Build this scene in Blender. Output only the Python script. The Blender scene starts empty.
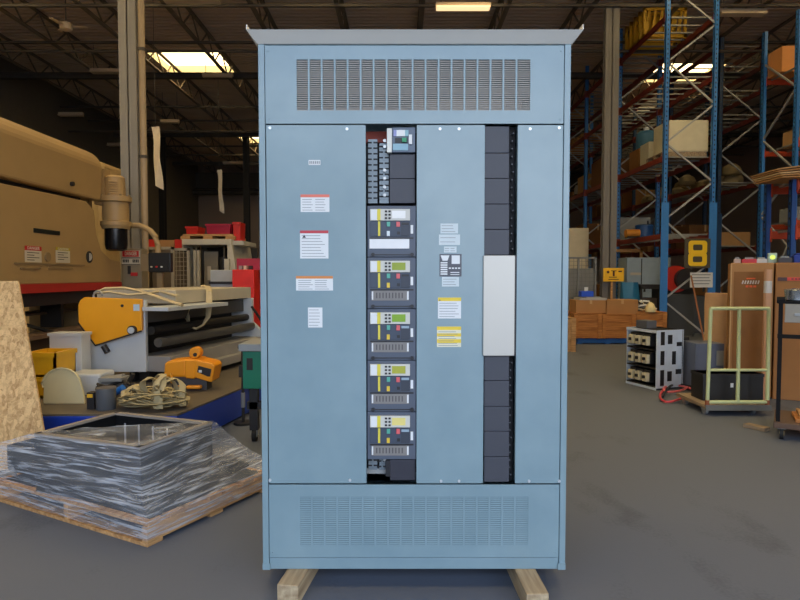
import bpy, bmesh, math, random
from mathutils import Vector, Matrix, noise
R = random.Random(7)
SC = bpy.context.scene
COL = SC.collection
CAMH, PITCH, F = 1.414, math.radians(2.4), 601.0
# ---------------- camera ----------------
cd = bpy.data.cameras.new('camera'); cam = bpy.data.objects.new('camera', cd); COL.objects.link(cam)
cam.location = (0, 0, CAMH); cam.rotation_euler = (math.radians(90) - PITCH, 0, 0)
cd.sensor_width = 36; cd.lens = F / 800 * 36; cd.clip_end = 300
SC.camera = cam
# ---------------- world, daylight ----------------
w = bpy.data.worlds.new('sky'); SC.world = w; w.use_nodes = True
nt = w.node_tree; nt.nodes.clear()
wo = nt.nodes.new('ShaderNodeOutputWorld'); bg = nt.nodes.new('ShaderNodeBackground')
tc = nt.nodes.new('ShaderNodeTexCoord'); sep = nt.nodes.new('ShaderNodeSeparateXYZ'); rp = nt.nodes.new('ShaderNodeValToRGB')
nt.links.new(tc.outputs['Generated'], sep.inputs[0]); nt.links.new(sep.outputs['Z'], rp.inputs[0])
rp.color_ramp.elements[0].position = 0.0; rp.color_ramp.elements[0].color = (0.88, 0.89, 0.91, 1)
rp.color_ramp.elements[1].position = 0.6; rp.color_ramp.elements[1].color = (0.46, 0.66, 1.0, 1)
nt.links.new(rp.outputs[0], bg.inputs[0]); bg.inputs[1].default_value = 4.2
nt.links.new(bg.outputs[0], wo.inputs[0])
DOOR = (-6.5, 7.5, 0.0, 5.6, -3.6)          # x0 x1 z0 z1 y of the open loading door behind the camera
pl = bpy.data.lights.new('door_daylight', 'AREA'); pl.shape = 'RECTANGLE'; pl.size = DOOR[1]-DOOR[0]; pl.size_y = DOOR[3]-DOOR[2]
pl.cycles.is_portal = True
po = bpy.data.objects.new('door_daylight', pl); COL.objects.link(po)
po.location = ((DOOR[0]+DOOR[1])/2, DOOR[4], (DOOR[2]+DOOR[3])/2); po.rotation_euler = (math.radians(90), 0, 0)
SKYLIGHT_POWER = 4.6
SC.view_settings.view_transform = 'Standard'; SC.view_settings.look = 'None'
SC.view_settings.gamma = 1; SC.view_settings.use_curve_mapping = False
SC.view_settings.exposure = 0.22

# ---------------- pixel -> world (800x600 frame) ----------------
FW = Vector((0, math.cos(PITCH), -math.sin(PITCH))); UP = Vector((0, math.sin(PITCH), math.cos(PITCH)))
def ray(px, py): return FW*F + Vector((px-400, 0, 0)) + UP*(300-py)
def P(px, py, Y):
    r = ray(px, py); return Vector((0, 0, CAMH)) + r*(Y/r.y)
def G(px, py, Z=0.0):
    r = ray(px, py); return Vector((0, 0, CAMH)) + r*((Z-CAMH)/r.z)
# ---------------- materials ----------------
def lin(c): return tuple(((x/255)/12.92 if x/255 <= .04045 else ((x/255+.055)/1.055)**2.4) for x in c)
MATS = {}
def M(name, rgb, rough=.6, metal=0., var=.12, scale=6., bump=0., emit=0., spec=.5, alpha=1.):
    if name in MATS: return MATS[name]
    m = bpy.data.materials.new(name); m.use_nodes = True; n = m.node_tree.nodes; l = m.node_tree.links
    b = n['Principled BSDF']; c = lin(rgb)
    b.inputs['Roughness'].default_value = rough; b.inputs['Metallic'].default_value = metal
    b.inputs['Specular IOR Level'].default_value = spec
    t = n.new('ShaderNodeTexCoord'); no = n.new('ShaderNodeTexNoise'); no.inputs['Scale'].default_value = scale; no.inputs['Detail'].default_value = 4
    l.new(t.outputs['Object'], no.inputs['Vector'])
    mx = n.new('ShaderNodeMix'); mx.data_type = 'RGBA'
    mx.inputs[6].default_value = tuple(x*(1-var) for x in c)+(1,); mx.inputs[7].default_value = tuple(min(1, x*(1+var)) for x in c)+(1,)
    l.new(no.outputs['Fac'], mx.inputs[0]); l.new(mx.outputs[2], b.inputs['Base Color'])
    if bump:
        bp = n.new('ShaderNodeBump'); bp.inputs['Strength'].default_value = bump; bp.inputs['Distance'].default_value = .01
        l.new(no.outputs['Fac'], bp.inputs['Height']); l.new(bp.outputs[0], b.inputs['Normal'])
    if emit:
        b.inputs['Emission Color'].default_value = c+(1,); b.inputs['Emission Strength'].default_value = emit
    if alpha < 1: b.inputs['Alpha'].default_value = alpha
    MATS[name] = m; return m
def mat_node(name):
    m = bpy.data.materials.new(name); m.use_nodes = True; MATS[name] = m
    return m, m.node_tree.nodes, m.node_tree.links, m.node_tree.nodes['Principled BSDF']
def floor_mat():
    m, n, l, b = mat_node('concrete_floor')
    t = n.new('ShaderNodeTexCoord')
    a = n.new('ShaderNodeTexNoise'); a.inputs['Scale'].default_value = .55; a.inputs['Detail'].default_value = 7; a.inputs['Roughness'].default_value = .6; a.inputs['Distortion'].default_value = .6
    mp = n.new('ShaderNodeMapping'); mp.inputs['Scale'].default_value = (1.6, .7, 1); mp.inputs['Rotation'].default_value = (0, 0, .9)
    s = n.new('ShaderNodeTexNoise'); s.inputs['Scale'].default_value = 1.4; s.inputs['Detail'].default_value = 6
    g = n.new('ShaderNodeTexNoise'); g.inputs['Scale'].default_value = 60; g.inputs['Detail'].default_value = 3
    l.new(t.outputs['Object'], a.inputs[0]); l.new(t.outputs['Object'], mp.inputs[0]); l.new(mp.outputs[0], s.inputs[0]); l.new(t.outputs['Object'], g.inputs[0])
    ad = n.new('ShaderNodeMath'); ad.operation = 'ADD'; l.new(a.outputs[0], ad.inputs[0]); l.new(s.outputs[0], ad.inputs[1])
    ad2 = n.new('ShaderNodeMath'); ad2.operation = 'MULTIPLY_ADD'; ad2.inputs[1].default_value = .25; l.new(g.outputs[0], ad2.inputs[0]); l.new(ad.outputs[0], ad2.inputs[2])
    r = n.new('ShaderNodeValToRGB'); r.color_ramp.elements[0].position = .7; r.color_ramp.elements[0].color = lin(FLOOR0)+(1,)
    r.color_ramp.elements[1].position = 1.42; r.color_ramp.elements[1].color = lin(FLOOR1)+(1,)
    l.new(ad2.outputs[0], r.inputs[0]); l.new(r.outputs[0], b.inputs['Base Color'])
    b.inputs['Roughness'].default_value = .62; b.inputs['Specular IOR Level'].default_value = .35
    bp = n.new('ShaderNodeBump'); bp.inputs['Strength'].default_value = .15; bp.inputs['Distance'].default_value = .004
    l.new(g.outputs[0], bp.inputs['Height']); l.new(bp.outputs[0], b.inputs['Normal'])
    return m
FLOOR0, FLOOR1 = (56, 61, 73), (98, 104, 116)
def wood_mat(name, c0, c1, sx=(1, 14, 14), rough=.75):
    m, n, l, b = mat_node(name)
    t = n.new('ShaderNodeTexCoord'); mp = n.new('ShaderNodeMapping'); mp.inputs['Scale'].default_value = sx
    s = n.new('ShaderNodeTexNoise'); s.inputs['Scale'].default_value = 2.5; s.inputs['Detail'].default_value = 8
    r = n.new('ShaderNodeValToRGB'); r.color_ramp.elements[0].position = .3; r.color_ramp.elements[0].color = lin(c0)+(1,)
    r.color_ramp.elements[1].position = .7; r.color_ramp.elements[1].color = lin(c1)+(1,)
    l.new(t.outputs['Object'], mp.inputs[0]); l.new(mp.outputs[0], s.inputs[0]); l.new(s.outputs[0], r.inputs[0]); l.new(r.outputs[0], b.inputs['Base Color'])
    b.inputs['Roughness'].default_value = rough
    bp = n.new('ShaderNodeBump'); bp.inputs['Strength'].default_value = .3; bp.inputs['Distance'].default_value = .003
    l.new(s.outputs[0], bp.inputs['Height']); l.new(bp.outputs[0], b.inputs['Normal'])
    return m
def osb_mat():
    m, n, l, b = mat_node('strand_board')
    t = n.new('ShaderNodeTexCoord')
    v = n.new('ShaderNodeTexVoronoi'); v.inputs['Scale'].default_value = 44; mp = n.new('ShaderNodeMapping'); mp.inputs['Scale'].default_value = (1, 1, .45); mp.inputs['Rotation'].default_value = (.4, .5, .3)
    s = n.new('ShaderNodeTexNoise'); s.inputs['Scale'].default_value = 20; s.inputs['Detail'].default_value = 5; s.inputs['Distortion'].default_value = 3
    l.new(t.outputs['Object'], mp.inputs[0]); l.new(mp.outputs[0], v.inputs[0]); l.new(t.outputs['Object'], s.inputs[0])
    mx = n.new('ShaderNodeMath'); mx.operation = 'MULTIPLY_ADD'; mx.inputs[1].default_value = .5
    sr = n.new('ShaderNodeSeparateColor'); l.new(v.outputs['Color'], sr.inputs[0]); l.new(sr.outputs[0], mx.inputs[0]); l.new(s.outputs[0], mx.inputs[2])
    r = n.new('ShaderNodeValToRGB'); r.color_ramp.elements[0].position = .35; r.color_ramp.elements[0].color = lin((164, 124, 78))+(1,)
    r.color_ramp.elements[1].position = 1.0; r.color_ramp.elements[1].color = lin((224, 188, 134))+(1,)
    l.new(mx.outputs[0], r.inputs[0]); l.new(r.outputs[0], b.inputs['Base Color']); b.inputs['Roughness'].default_value = .8
    return m
def paint_mat():
    m, n, l, b = mat_node('cabinet_paint')
    t = n.new('ShaderNodeTexCoord'); s = n.new('ShaderNodeTexNoise'); s.inputs['Scale'].default_value = 5; s.inputs['Detail'].default_value = 5
    l.new(t.outputs['Object'], s.inputs[0])
    r = n.new('ShaderNodeValToRGB'); r.color_ramp.elements[0].position = .35; r.color_ramp.elements[0].color = lin((122, 147, 156))+(1,)
    r.color_ramp.elements[1].position = .7; r.color_ramp.elements[1].color = lin((131, 155, 163))+(1,)
    l.new(s.outputs[0], r.inputs[0]); l.new(r.outputs[0], b.inputs['Base Color'])
    b.inputs['Roughness'].default_value = .4; b.inputs['Coat Weight'].default_value = .5; b.inputs['Coat Roughness'].default_value = .22
    return m
def film_mat():
    m, n, l, b = mat_node('stretch_film')
    t = n.new('ShaderNodeTexCoord')
    def streak(rot, sc):
        mp = n.new('ShaderNodeMapping'); mp.inputs['Rotation'].default_value = rot; mp.inputs['Scale'].default_value = sc
        s = n.new('ShaderNodeTexNoise'); s.inputs['Scale'].default_value = 3; s.inputs['Detail'].default_value = 5; s.inputs['Distortion'].default_value = .4
        l.new(t.outputs['Object'], mp.inputs[0]); l.new(mp.outputs[0], s.inputs[0]); return s
    a = streak((.9, .45, .2), (1, 1, 20)); c = streak((-.5, -.9, .5), (1.5, 1.5, 26))
    mx = n.new('ShaderNodeMath'); mx.operation = 'MAXIMUM'; l.new(a.outputs[0], mx.inputs[0]); l.new(c.outputs[0], mx.inputs[1])
    r = n.new('ShaderNodeValToRGB'); r.color_ramp.elements[0].position = .5; r.color_ramp.elements[0].color = (.13, .13, .13, 1)
    r.color_ramp.elements[1].position = .76; r.color_ramp.elements[1].color = (.75, .75, .75, 1)
    l.new(mx.outputs[0], r.inputs[0]); l.new(r.outputs[0], b.inputs['Alpha'])
    b.inputs['Base Color'].default_value = (.74, .78, .85, 1); b.inputs['Roughness'].default_value = .18; b.inputs['Specular IOR Level'].default_value = .9
    bp = n.new('ShaderNodeBump'); bp.inputs['Strength'].default_value = .9; bp.inputs['Distance'].default_value = .02
    l.new(mx.outputs[0], bp.inputs['Height']); l.new(bp.outputs[0], b.inputs['Normal'])
    return m
# ---------------- mesh builder ----------------
class MB:
    def __init__(s): s.v = []; s.f = []; s.m = []; s.k = 0
    def mat(s, k): s.k = k; return s
    def add(s, vs, fs, T=None):
        o = len(s.v); s.v += [(T @ Vector(a)) if T else Vector(a) for a in vs]
        s.f += [tuple(i+o for i in f) for f in fs]; s.m += [s.k]*len(fs); return s
    def box(s, a, b, T=None):
        x0, y0, z0 = [min(p, q) for p, q in zip(a, b)]; x1, y1, z1 = [max(p, q) for p, q in zip(a, b)]
        return s.add([(x0,y0,z0),(x1,y0,z0),(x1,y1,z0),(x0,y1,z0),(x0,y0,z1),(x1,y0,z1),(x1,y1,z1),(x0,y1,z1)],
                     [(0,3,2,1),(4,5,6,7),(0,1,5,4),(1,2,6,5),(2,3,7,6),(3,0,4,7)], T)
    def cbox(s, c, d, rz=0, T=None):
        Q = Matrix.Translation(c) @ Matrix.Rotation(rz, 4, 'Z')
        if T: Q = T @ Q
        return s.box([-x/2 for x in d], [x/2 for x in d], Q)
    def bar(s, p, q, w, h, up=(0,0,1)):      # rectangular bar from p to q
        p = Vector(p); q = Vector(q); d = q-p; L = d.length; d.normalize(); u = Vector(up)
        if abs(d.dot(u)) > .98: u = Vector((0,1,0))
        x = d.cross(u).normalized(); z = x.cross(d)
        T = Matrix.Translation(p) @ Matrix((x, d, z)).transposed().to_4x4()
        return s.box((-w/2, 0, -h/2), (w/2, L, h/2), T)
    def cyl(s, p, q, r, r2=None, n=16, cap=True):
        p = Vector(p); q = Vector(q); r2 = r if r2 is None else r2; d = (q-p).normalized()
        u = Vector((0,0,1)) if abs(d.z) < .95 else Vector((1,0,0)); x = d.cross(u).normalized(); y = d.cross(x)
        vs = []
        for c, rr in ((p, r), (q, r2)):
            for i in range(n):
                a = 2*math.pi*i/n; vs.append(c + x*(rr*math.cos(a)) + y*(rr*math.sin(a)))
        fs = [(i, i+n, (i+1) % n+n, (i+1) % n) for i in range(n)]
        if cap: fs += [tuple(range(n)), tuple(range(2*n-1, n-1, -1))]
        return s.add(vs, fs)
    def tube(s, pts, r, n=8, flat=1., closed=False):
        pts = [Vector(p) for p in pts]; N = len(pts); vs = []; up = Vector((0,0,1))
        for i, p in enumerate(pts):
            a = pts[(i-1) % N] if closed or i else p; b = pts[(i+1) % N] if closed or i < N-1 else p
            d = (b-a); d = d.normalized() if d.length > 1e-9 else Vector((1,0,0))
            u = up if abs(d.dot(up)) < .95 else Vector((0,1,0)); x = d.cross(u).normalized(); y = x.cross(d)
            for k in range(n):
                t = 2*math.pi*k/n; vs.append(p + x*(r*math.cos(t)) + y*(r*flat*math.sin(t)))
        fs = []
        for i in range(N if closed else N-1):
            for k in range(n): fs.append((i*n+k, ((i+1) % N)*n+k, ((i+1) % N)*n+(k+1) % n, i*n+(k+1) % n))
        if not closed: fs += [tuple(range(n)), tuple(range(N*n-1, (N-1)*n-1, -1))]
        return s.add(vs, fs)
    def prism(s, poly, f, a, b):              # poly of 2-D points; f(u,v,w) -> 3-D point; extruded w=a..b
        n = len(poly); vs = [f(u, v, a) for u, v in poly] + [f(u, v, b) for u, v in poly]
        return s.add(vs, [tuple(range(n)), tuple(range(2*n-1, n-1, -1))] + [(i, (i+1) % n, (i+1) % n+n, i+n) for i in range(n)])
    def lathe(s, prof, c=(0,0,0), n=20, T=None):
        vs = []; c = Vector(c)
        for r, z in prof:
            for i in range(n): a = 2*math.pi*i/n; vs.append(c+Vector((r*math.cos(a), r*math.sin(a), z)))
        fs = [(j*n+i, j*n+(i+1) % n, (j+1)*n+(i+1) % n, (j+1)*n+i) for j in range(len(prof)-1) for i in range(n)]
        fs += [tuple(range(n-1, -1, -1)), tuple(range((len(prof)-1)*n, len(prof)*n))]
        return s.add(vs, fs, T)
    def grid(s, fn, nu, nv):
        vs = [fn(i/nu, j/nv) for j in range(nv+1) for i in range(nu+1)]
        return s.add(vs, [(j*(nu+1)+i, j*(nu+1)+i+1, (j+1)*(nu+1)+i+1, (j+1)*(nu+1)+i) for j in range(nv) for i in range(nu)])
    def build(s, name, mats, parent=None, world=False, bevel=0., smooth=False, solid=0., fix=True):
        me = bpy.data.meshes.new(name)
        vs = s.v
        if world and parent is not None:
            inv = wmat(parent).inverted(); vs = [inv @ v for v in vs]
        me.from_pydata([tuple(v) for v in vs], [], s.f)
        if not isinstance(mats, (list, tuple)): mats = [mats]
        for m in mats: me.materials.append(m)
        me.polygons.foreach_set('material_index', s.m)
        if fix:
            bm = bmesh.new(); bm.from_mesh(me); bmesh.ops.recalc_face_normals(bm, faces=bm.faces); bm.to_mesh(me); bm.free()
        if smooth:
            me.polygons.foreach_set('use_smooth', [True]*len(me.polygons)); me.set_sharp_from_angle(angle=.7)
        me.update()
        o = bpy.data.objects.new(name, me); COL.objects.link(o)
        if parent is not None: o.parent = parent
        if solid:
            q = o.modifiers.new('solid', 'SOLIDIFY'); q.thickness = solid
        if bevel:
            q = o.modifiers.new('bevel', 'BEVEL'); q.width = bevel; q.segments = 2; q.limit_method = 'ANGLE'
        return o
def wmat(o):
    T = Matrix.LocRotScale(o.location, o.rotation_euler, o.scale)
    return wmat(o.parent) @ T if o.parent else T
def tag(o, label=None, cat=None, group=None, kind=None):
    if label: o['label'] = label
    if cat: o['category'] = cat
    if group: o['group'] = group
    if kind: o['kind'] = kind
    return o
def thing(name, label, cat, loc=(0,0,0), rz=0., group=None):
    o = bpy.data.objects.new(name, None); COL.objects.link(o); o.empty_display_size = .1
    o.location = loc; o.rotation_euler = (0, 0, rz); return tag(o, label, cat, group)
def single(mb, name, mats, label, cat, loc=None, group=None, **k):   # one-mesh thing; verts given in world, origin put at its base
    if loc is None:
        xs = [v.x for v in mb.v]; ys = [v.y for v in mb.v]; zs = [v.z for v in mb.v]
        loc = Vector(((min(xs)+max(xs))/2, (min(ys)+max(ys))/2, min(zs)))
    loc = Vector(loc); mb.v = [v-loc for v in mb.v]
    o = mb.build(name, mats, **k); o.location = loc; return tag(o, label, cat, group)
def struct(mb, name, mats, **k): return tag(mb.build(name, mats, **k), kind='structure')
KIDS = {}
def copy_tree(o, loc, rz=None, label=None, group=None):
    c = o.copy(); COL.objects.link(c); c.location = loc
    if rz is not None: c.rotation_euler = (0, 0, rz)
    if label: c['label'] = label
    if group: c['group'] = group
    def rec(a, b):
        for ch in [x for x in list(COL.objects) if x.parent == a]:
            d = ch.copy(); COL.objects.link(d); d.parent = b; rec(ch, d)
    rec(o, c); return c
_tx = {}
def text_mesh(txt, size, depth=.001, bold=0.):
    k = (txt, size, depth, bold)
    if k not in _tx:
        cu = bpy.data.curves.new('lettering', 'FONT'); cu.body = txt; cu.size = size; cu.extrude = depth/2; cu.offset = bold
        cu.align_x = 'CENTER'; cu.align_y = 'CENTER'; cu.resolution_u = 2
        ob = bpy.data.objects.new('lettering', cu); COL.objects.link(ob)
        dg = bpy.context.evaluated_depsgraph_get(); me = bpy.data.meshes.new_from_object(ob.evaluated_get(dg))
        _tx[k] = ([v.co.copy() for v in me.vertices], [tuple(p.vertices) for p in me.polygons])
        bpy.data.objects.remove(ob); bpy.data.meshes.remove(me); bpy.data.curves.remove(cu)
    return _tx[k]
def put_text(mb, txt, size, T, depth=.001, bold=0., wid=None):   # T maps text plane (x right, y up, z out) to the target
    v, f = text_mesh(txt, size, depth, bold)
    if wid:
        ww = max(a.x for a in v)-min(a.x for a in v); v = [Vector((a.x*wid/ww, a.y, a.z)) for a in v]
    return mb.add(v, f, T)
FACE = Matrix(((1,0,0,0),(0,0,-1,0),(0,1,0,0),(0,0,0,1)))          # faces -Y (towards the camera)
# common materials
blk = M('black_plastic', (34, 34, 38), .45); dark = M('dark_steel', (48, 46, 45), .5, .3); white = M('white_print', (226, 228, 228), .55, var=.03)
inkg = M('grey_ink', (128, 132, 136), .6); red = M('safety_red', (196, 40, 38), .45); yel = M('label_yellow', (232, 202, 60), .5)
orange_p = M('machine_orange', (240, 164, 26), .4, var=.05); grey = M('grey_paint', (140, 142, 142), .5); lgrey = M('light_grey_paint', (196, 203, 210), .45, var=.06)
steel = M('bare_steel', (170, 172, 172), .35, .7); galv = M('galvanised_steel', (206, 218, 232), .4, .0, .1, 14)
rubber = M('rubber', (26, 26, 26), .8); card = M('cardboard', (172, 128, 84), .85, var=.1, scale=4, spec=.2); card2 = M('brown_cardboard', (146, 102, 60), .85, var=.1, scale=3, spec=.2)
pine = wood_mat('pine', (150, 108, 66), (206, 162, 108)); oldwood = wood_mat('old_wood', (118, 100, 80), (176, 156, 130), (14, 1, 14)); cratew = wood_mat('crate_wood', (150, 92, 42), (200, 134, 70))
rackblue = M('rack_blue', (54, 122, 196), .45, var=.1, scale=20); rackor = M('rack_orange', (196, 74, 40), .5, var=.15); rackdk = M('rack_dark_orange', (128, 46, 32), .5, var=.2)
brace_m = M('rack_brace', (168, 170, 172), .45, .3)
beige = M('beige_machine', (168, 138, 92), .5, var=.1, scale=2.5); olive = M('tan_dark', (140, 118, 84), .55)
# ================= building shell =================
X0, X1, Y0, Y1, H = -12.0, 17.0, -3.6, 36.0, 8.0
struct(MB().box((X0-.2, Y0-.3, -.2), (X1+.2, Y1+.2, 0)), 'floor', floor_mat())
struct(MB().box((-60, -70, -.25), (60, Y0-.3, -.05)), 'ground', M('yard_asphalt', (150, 150, 150), .9))
struct(MB().box((-34, -15, -.1), (-.5, -14.5, 5.4)), 'wall_added_dark', M('added_wall_paint', (112, 106, 98), .9))  # unseen dark wall outdoors, added to darken reflections in the left door
deckm = M('roof_deck', (206, 182, 156), .7, var=.15, scale=.8)
SKY = []
for px0, px1, py0, py1 in ((158, 226, 51, 72), (650, 714, 62, 82), (239, 300, 134, 142), (395, 430, 150, 158)):
    a = G(px0, (py0+py1)/2, H); b = G(px1, (py0+py1)/2, H)
    y0 = G(400, py0, H).y; y1 = G(400, py1, H).y
    m = (y0+y1)/2; SKY.append((a.x, b.x, m-.95, m+.95) if py0 > 100 else (a.x, b.x, y0, y1))
for xx in (-9.2, -5.4, -1.6, 2.2, 6.0, 9.8):
    for yy in (1.2, 4.8, 8.4, 11.6): SKY.append((xx-.9, xx+.9, yy-.95, yy+.95))  # skylights out of view, added overhead to brighten the hall
# corrugated deck with holes for the skylights
d = MB(); yb = Y0; ribs = []
per = .2
ny = int((Y1-Y0)/per)
def holes(y): return [(s[0], s[1]) for s in SKY if s[2] <= y < s[3]]
for j in range(ny):
    y = Y0+j*per; hs = sorted(holes(y+per/2)); xs = X0; spans = []
    for h0, h1 in hs: spans.append((xs, h0)); xs = h1
    spans.append((xs, X1))
    for a, b in spans:
        q = [(y, H), (y+.09, H), (y+.11, H+.09), (y+.18, H+.09), (y+per, H)]
        for (p0, z0), (p1, z1) in zip(q, q[1:]): d.add([(a, p0, z0), (b, p0, z0), (b, p1, z1), (a, p1, z1)], [(0, 1, 2, 3)])
d.box((X0-.2, Y0-.2, H+.75), (X1+.2, Y1+.2, H+.95))
struct(d, 'ceiling', deckm, fix=False)
for i, s in enumerate(SKY):
    yy0 = Y0+math.ceil((s[2]-Y0)/per-.5)*per; yy1 = Y0+math.ceil((s[3]-Y0)/per-.5)*per
    f = MB(); t = .03
    f.box((s[0]-t, yy0-t, H-.02), (s[0], yy1+t, H+.6)).box((s[1], yy0-t, H-.02), (s[1]+t, yy1+t, H+.6)).box((s[0], yy0-t, H-.02), (s[1], yy0, H+.6)).box((s[0], yy1, H-.02), (s[1], yy1+t, H+.6))
    wn = struct(f, 'window_%d' % (i+1), M('skylight_curb', (214, 206, 176), .6))
    MB().box((s[0], yy0, H+.2), (s[1], yy1, H+.23)).build('pane', M('skylight_pane', (255, 226, 168), .5, emit=SKYLIGHT_POWER), wn)
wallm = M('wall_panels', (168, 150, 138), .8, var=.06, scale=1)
bw = MB().box((X0, Y1, 0), (X1, Y1+.2, H+.7))
for k in range(0, 15): bw.box((X0+k*2, Y1-.03, 0), (X0+k*2+.06, Y1, H))
struct(bw, 'wall_back', wallm)
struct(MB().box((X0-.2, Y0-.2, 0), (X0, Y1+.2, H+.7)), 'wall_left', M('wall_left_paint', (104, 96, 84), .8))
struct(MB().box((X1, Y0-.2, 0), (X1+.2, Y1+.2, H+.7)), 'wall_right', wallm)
fw = MB().box((X0, Y0-.2, 0), (DOOR[0], Y0, H+.7)).box((DOOR[1], Y0-.2, 0), (X1, Y0, H+.7)).box((DOOR[0], Y0-.2, DOOR[3]), (DOOR[1], Y0, H+.7))
struct(fw, 'wall_front', M('front_wall_paint', (190, 186, 178), .8))
# open-web roof joists (along the depth) and girders (across)
jm = M('joist_steel', (112, 100, 84), .6, var=.1)
n = 0
def joist(x, y0, y1, step=.62, nm='trim'):
    global n; n += 1
    b = MB(); zt, zb = H-.03, H-.62
    b.box((x-.05, y0, zt-.04), (x+.05, y1, zt)).box((x-.05, y0, zb), (x+.05, y1, zb+.045))
    k = int((y1-y0)/step); up = True
    for i in range(k):
        a = y0+i*(y1-y0)/k; c = y0+(i+1)*(y1-y0)/k
        b.bar((x, a, zt-.02 if up else zb+.02), (x, c, zb+.02 if up else zt-.02), .032, .032); up = not up
    struct(b, 'trim_%d' % n, jm)
x = -10.9
while x < 16.5:
    joist(x, Y0+.1, Y1-.1); x += 1.9
gm = M('girder_steel', (78, 72, 66), .6)
for y in (10.6, 18.0, 25.5, 32.0):
    n += 1; b = MB(); zt, zb = H-.64, H-.8
    b.box((X0, y-.08, zt-.03), (X1, y+.08, zt)).box((X0, y-.08, zb), (X1, y+.08, zb+.03)).box((X0, y-.012, zb), (X1, y+.012, zt))
    struct(b, 'trim_%d' % n, gm)
n += 1; b = MB()
for y in (13.5, 15.6, 21.5, 23.4, 28, 30): b.box((X0, y-.03, H-.69), (X1, y+.03, H-.63))     # bridging angles
struct(b, 'trim_%d' % n, gm)
for y, z in ((15.0, 6.9), (22, 6.6)):       # sprinkler mains
    n += 1; struct(MB().cyl((X0, y, z), (X1, y, z), .035, n=10), 'trim_%d' % n, gm)
# dark duct and conduit run on the back wall
n += 1; b = MB()
b.box((X0, Y1-.5, 6.5), (X1, Y1-.05, 7.4)); b.cyl((X0, Y1-.9, 6.2), (X1, Y1-.9, 6.2), .16, n=12)
struct(b, 'trim_%d' % n, gm)
# columns
colm = M('column_paint', (150, 146, 140), .55, var=.06)
def column(x, y, wd, label, pipe=None, m=colm, dp=.3):
    t = thing('steel_column', label, 'column', (x, y, 0))
    b = MB(); f = .03
    b.box((-wd/2, -dp/2, 0), (wd/2, -dp/2+f, H-.64)).box((-wd/2, dp/2-f, 0), (wd/2, dp/2, H-.64)).box((-.01, -dp/2, 0), (.01, dp/2, H-.64))
    b.build('shaft', m, t); MB().box((-wd/2-.08, -dp/2-.08, 0), (wd/2+.08, dp/2+.08, .025)).build('base_plate', m, t)
    return t
c1 = column(P(132, 200, 10.6).x, 10.6, .30, 'tall light grey steel column behind the beige press brake, left of the switchboard', dp=.16)
pp = thing('conduit_pipe', 'beige vertical conduit pipe running up beside the left steel column', 'pipe', (P(144.5, 200, 10.35).x, 10.35, 0))
MB().cyl((0, 0, 0), (0, 0, H-.2), .055, n=14).build('pipe', M('conduit', (170, 148, 118), .5), pp, smooth=True)
for z in (3.4, 5.2, 6.4): MB().box((-.06, -.06, z), (.06, .06, z+.05)).build('clamp', gm, pp)
c2 = column(P(609, 200, 13.6).x, 13.6, .31, dp=.16, label= 'tall dark grey steel column standing right of the switchboard, yellow sign near its foot', m=M('column_dark', (112, 108, 104), .55))
for px in (163, 247): column(P(px, 220, 26).x, 26, .22, 'thin black steel post far back at the %s of the rear wall' % ('left end' if px == 163 else 'centre-left'), m=dark)
# unlit strip lights
tubem = M('lamp_housing', (222, 200, 168), .4, var=.03)
def strip(px, py, Lpx, z, label, lit=0):
    c = G(px, py, z); L = Lpx/F*c.y
    t = thing('strip_light', label, 'ceiling light', (c.x, c.y, z), group='strip lights hung under the roof')
    MB().box((-L/2, -.06, .04), (L/2, .06, .12)).build('housing', tubem, t)
    MB().box((-L/2+.02, -.1, 0), (L/2-.02, .1, .04)).build('diffuser', M('diffuser_lit', (255, 214, 160), .5, emit=1.1) if lit else tubem, t)
    for s in (-1, 1): MB().cyl((s*L*.4, 0, .12), (s*L*.4, 0, H-z), .008, n=6).build('hanger', gm, t)
for a in ((463, 9, 54, 7.2, 'strip light nearest above the switchboard, glowing warm', 1), (192, 2, 56, 7.2, 'strip light at the top edge, left of the switchboard', 0), (66, 116, 34, 7.0, 'strip light far back above the press brake', 0),
          (742, 15, 46, 7.2, 'strip light above the gap between the two blue racks', 0), (106, 73, 30, 7.2, 'strip light behind the left steel column', 0), (170, 123, 18, 6.9, 'strip light just left of the hanging white strip', 0),
          (234, 164, 22, 6.6, 'lowest strip light near the back wall', 0), (218, 78, 30, 7.2, 'strip light between the left skylight and the switchboard', 0), (118, 146, 22, 6.7, 'short strip light low behind the left steel column', 0)): strip(*a)
# ceiling fan
c = G(66, 26, 7.1); t = thing('ceiling_fan', 'small three-blade ceiling fan under the roof above the press brake', 'fan', (c.x, c.y, 7.1))
MB().lathe([(.05, -.12), (.13, -.08), (.14, .05), (.05, .1)]).build('motor', tubem, t, smooth=True)
MB().cyl((0, 0, .1), (0, 0, H-7.1), .015, n=8).build('rod', gm, t)
for k in range(3):
    a = .3+k*2.094; MB().add([(0,0,0)], []).bar((.1*math.cos(a), .1*math.sin(a), 0), (.45*math.cos(a), .45*math.sin(a), 0), .1, .012).build('blade', tubem, t)
# hanging white strips
for (ax, ay, bx, by, Y, lab) in ((151.5, 127, 163, 186, 14, 'long white strip hanging from the roof beside the left column'), (217, 170, 224, 211, 20, 'thin pale strip hanging nearer the switchboard, far back')):
    p = P(ax, ay, Y); q = P(bx, by, Y); wd = (bx-ax)*.62/F*Y
    t = thing('hanging_strip', lab, 'hanging strip', (p.x+wd/2, Y, p.z), group='strips hanging from the roof')
    dx = q.x-p.x-wd; L = q.z-p.z
    MB().grid(lambda u, v: Vector((-wd/2+u*wd+v*dx+.012*math.sin(v*9), .04*math.sin(v*5+u*2), L*v+(.03*u if v == 0 else -.09*u if v == 1 else 0))), 4, 14).build('sheet', M('white_sheet', (226, 214, 198), .7), t, solid=.006)
    MB().cyl((0, 0, 0), (0, 0, H-p.z), .006, n=6).build('cord', gm, t)
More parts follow.
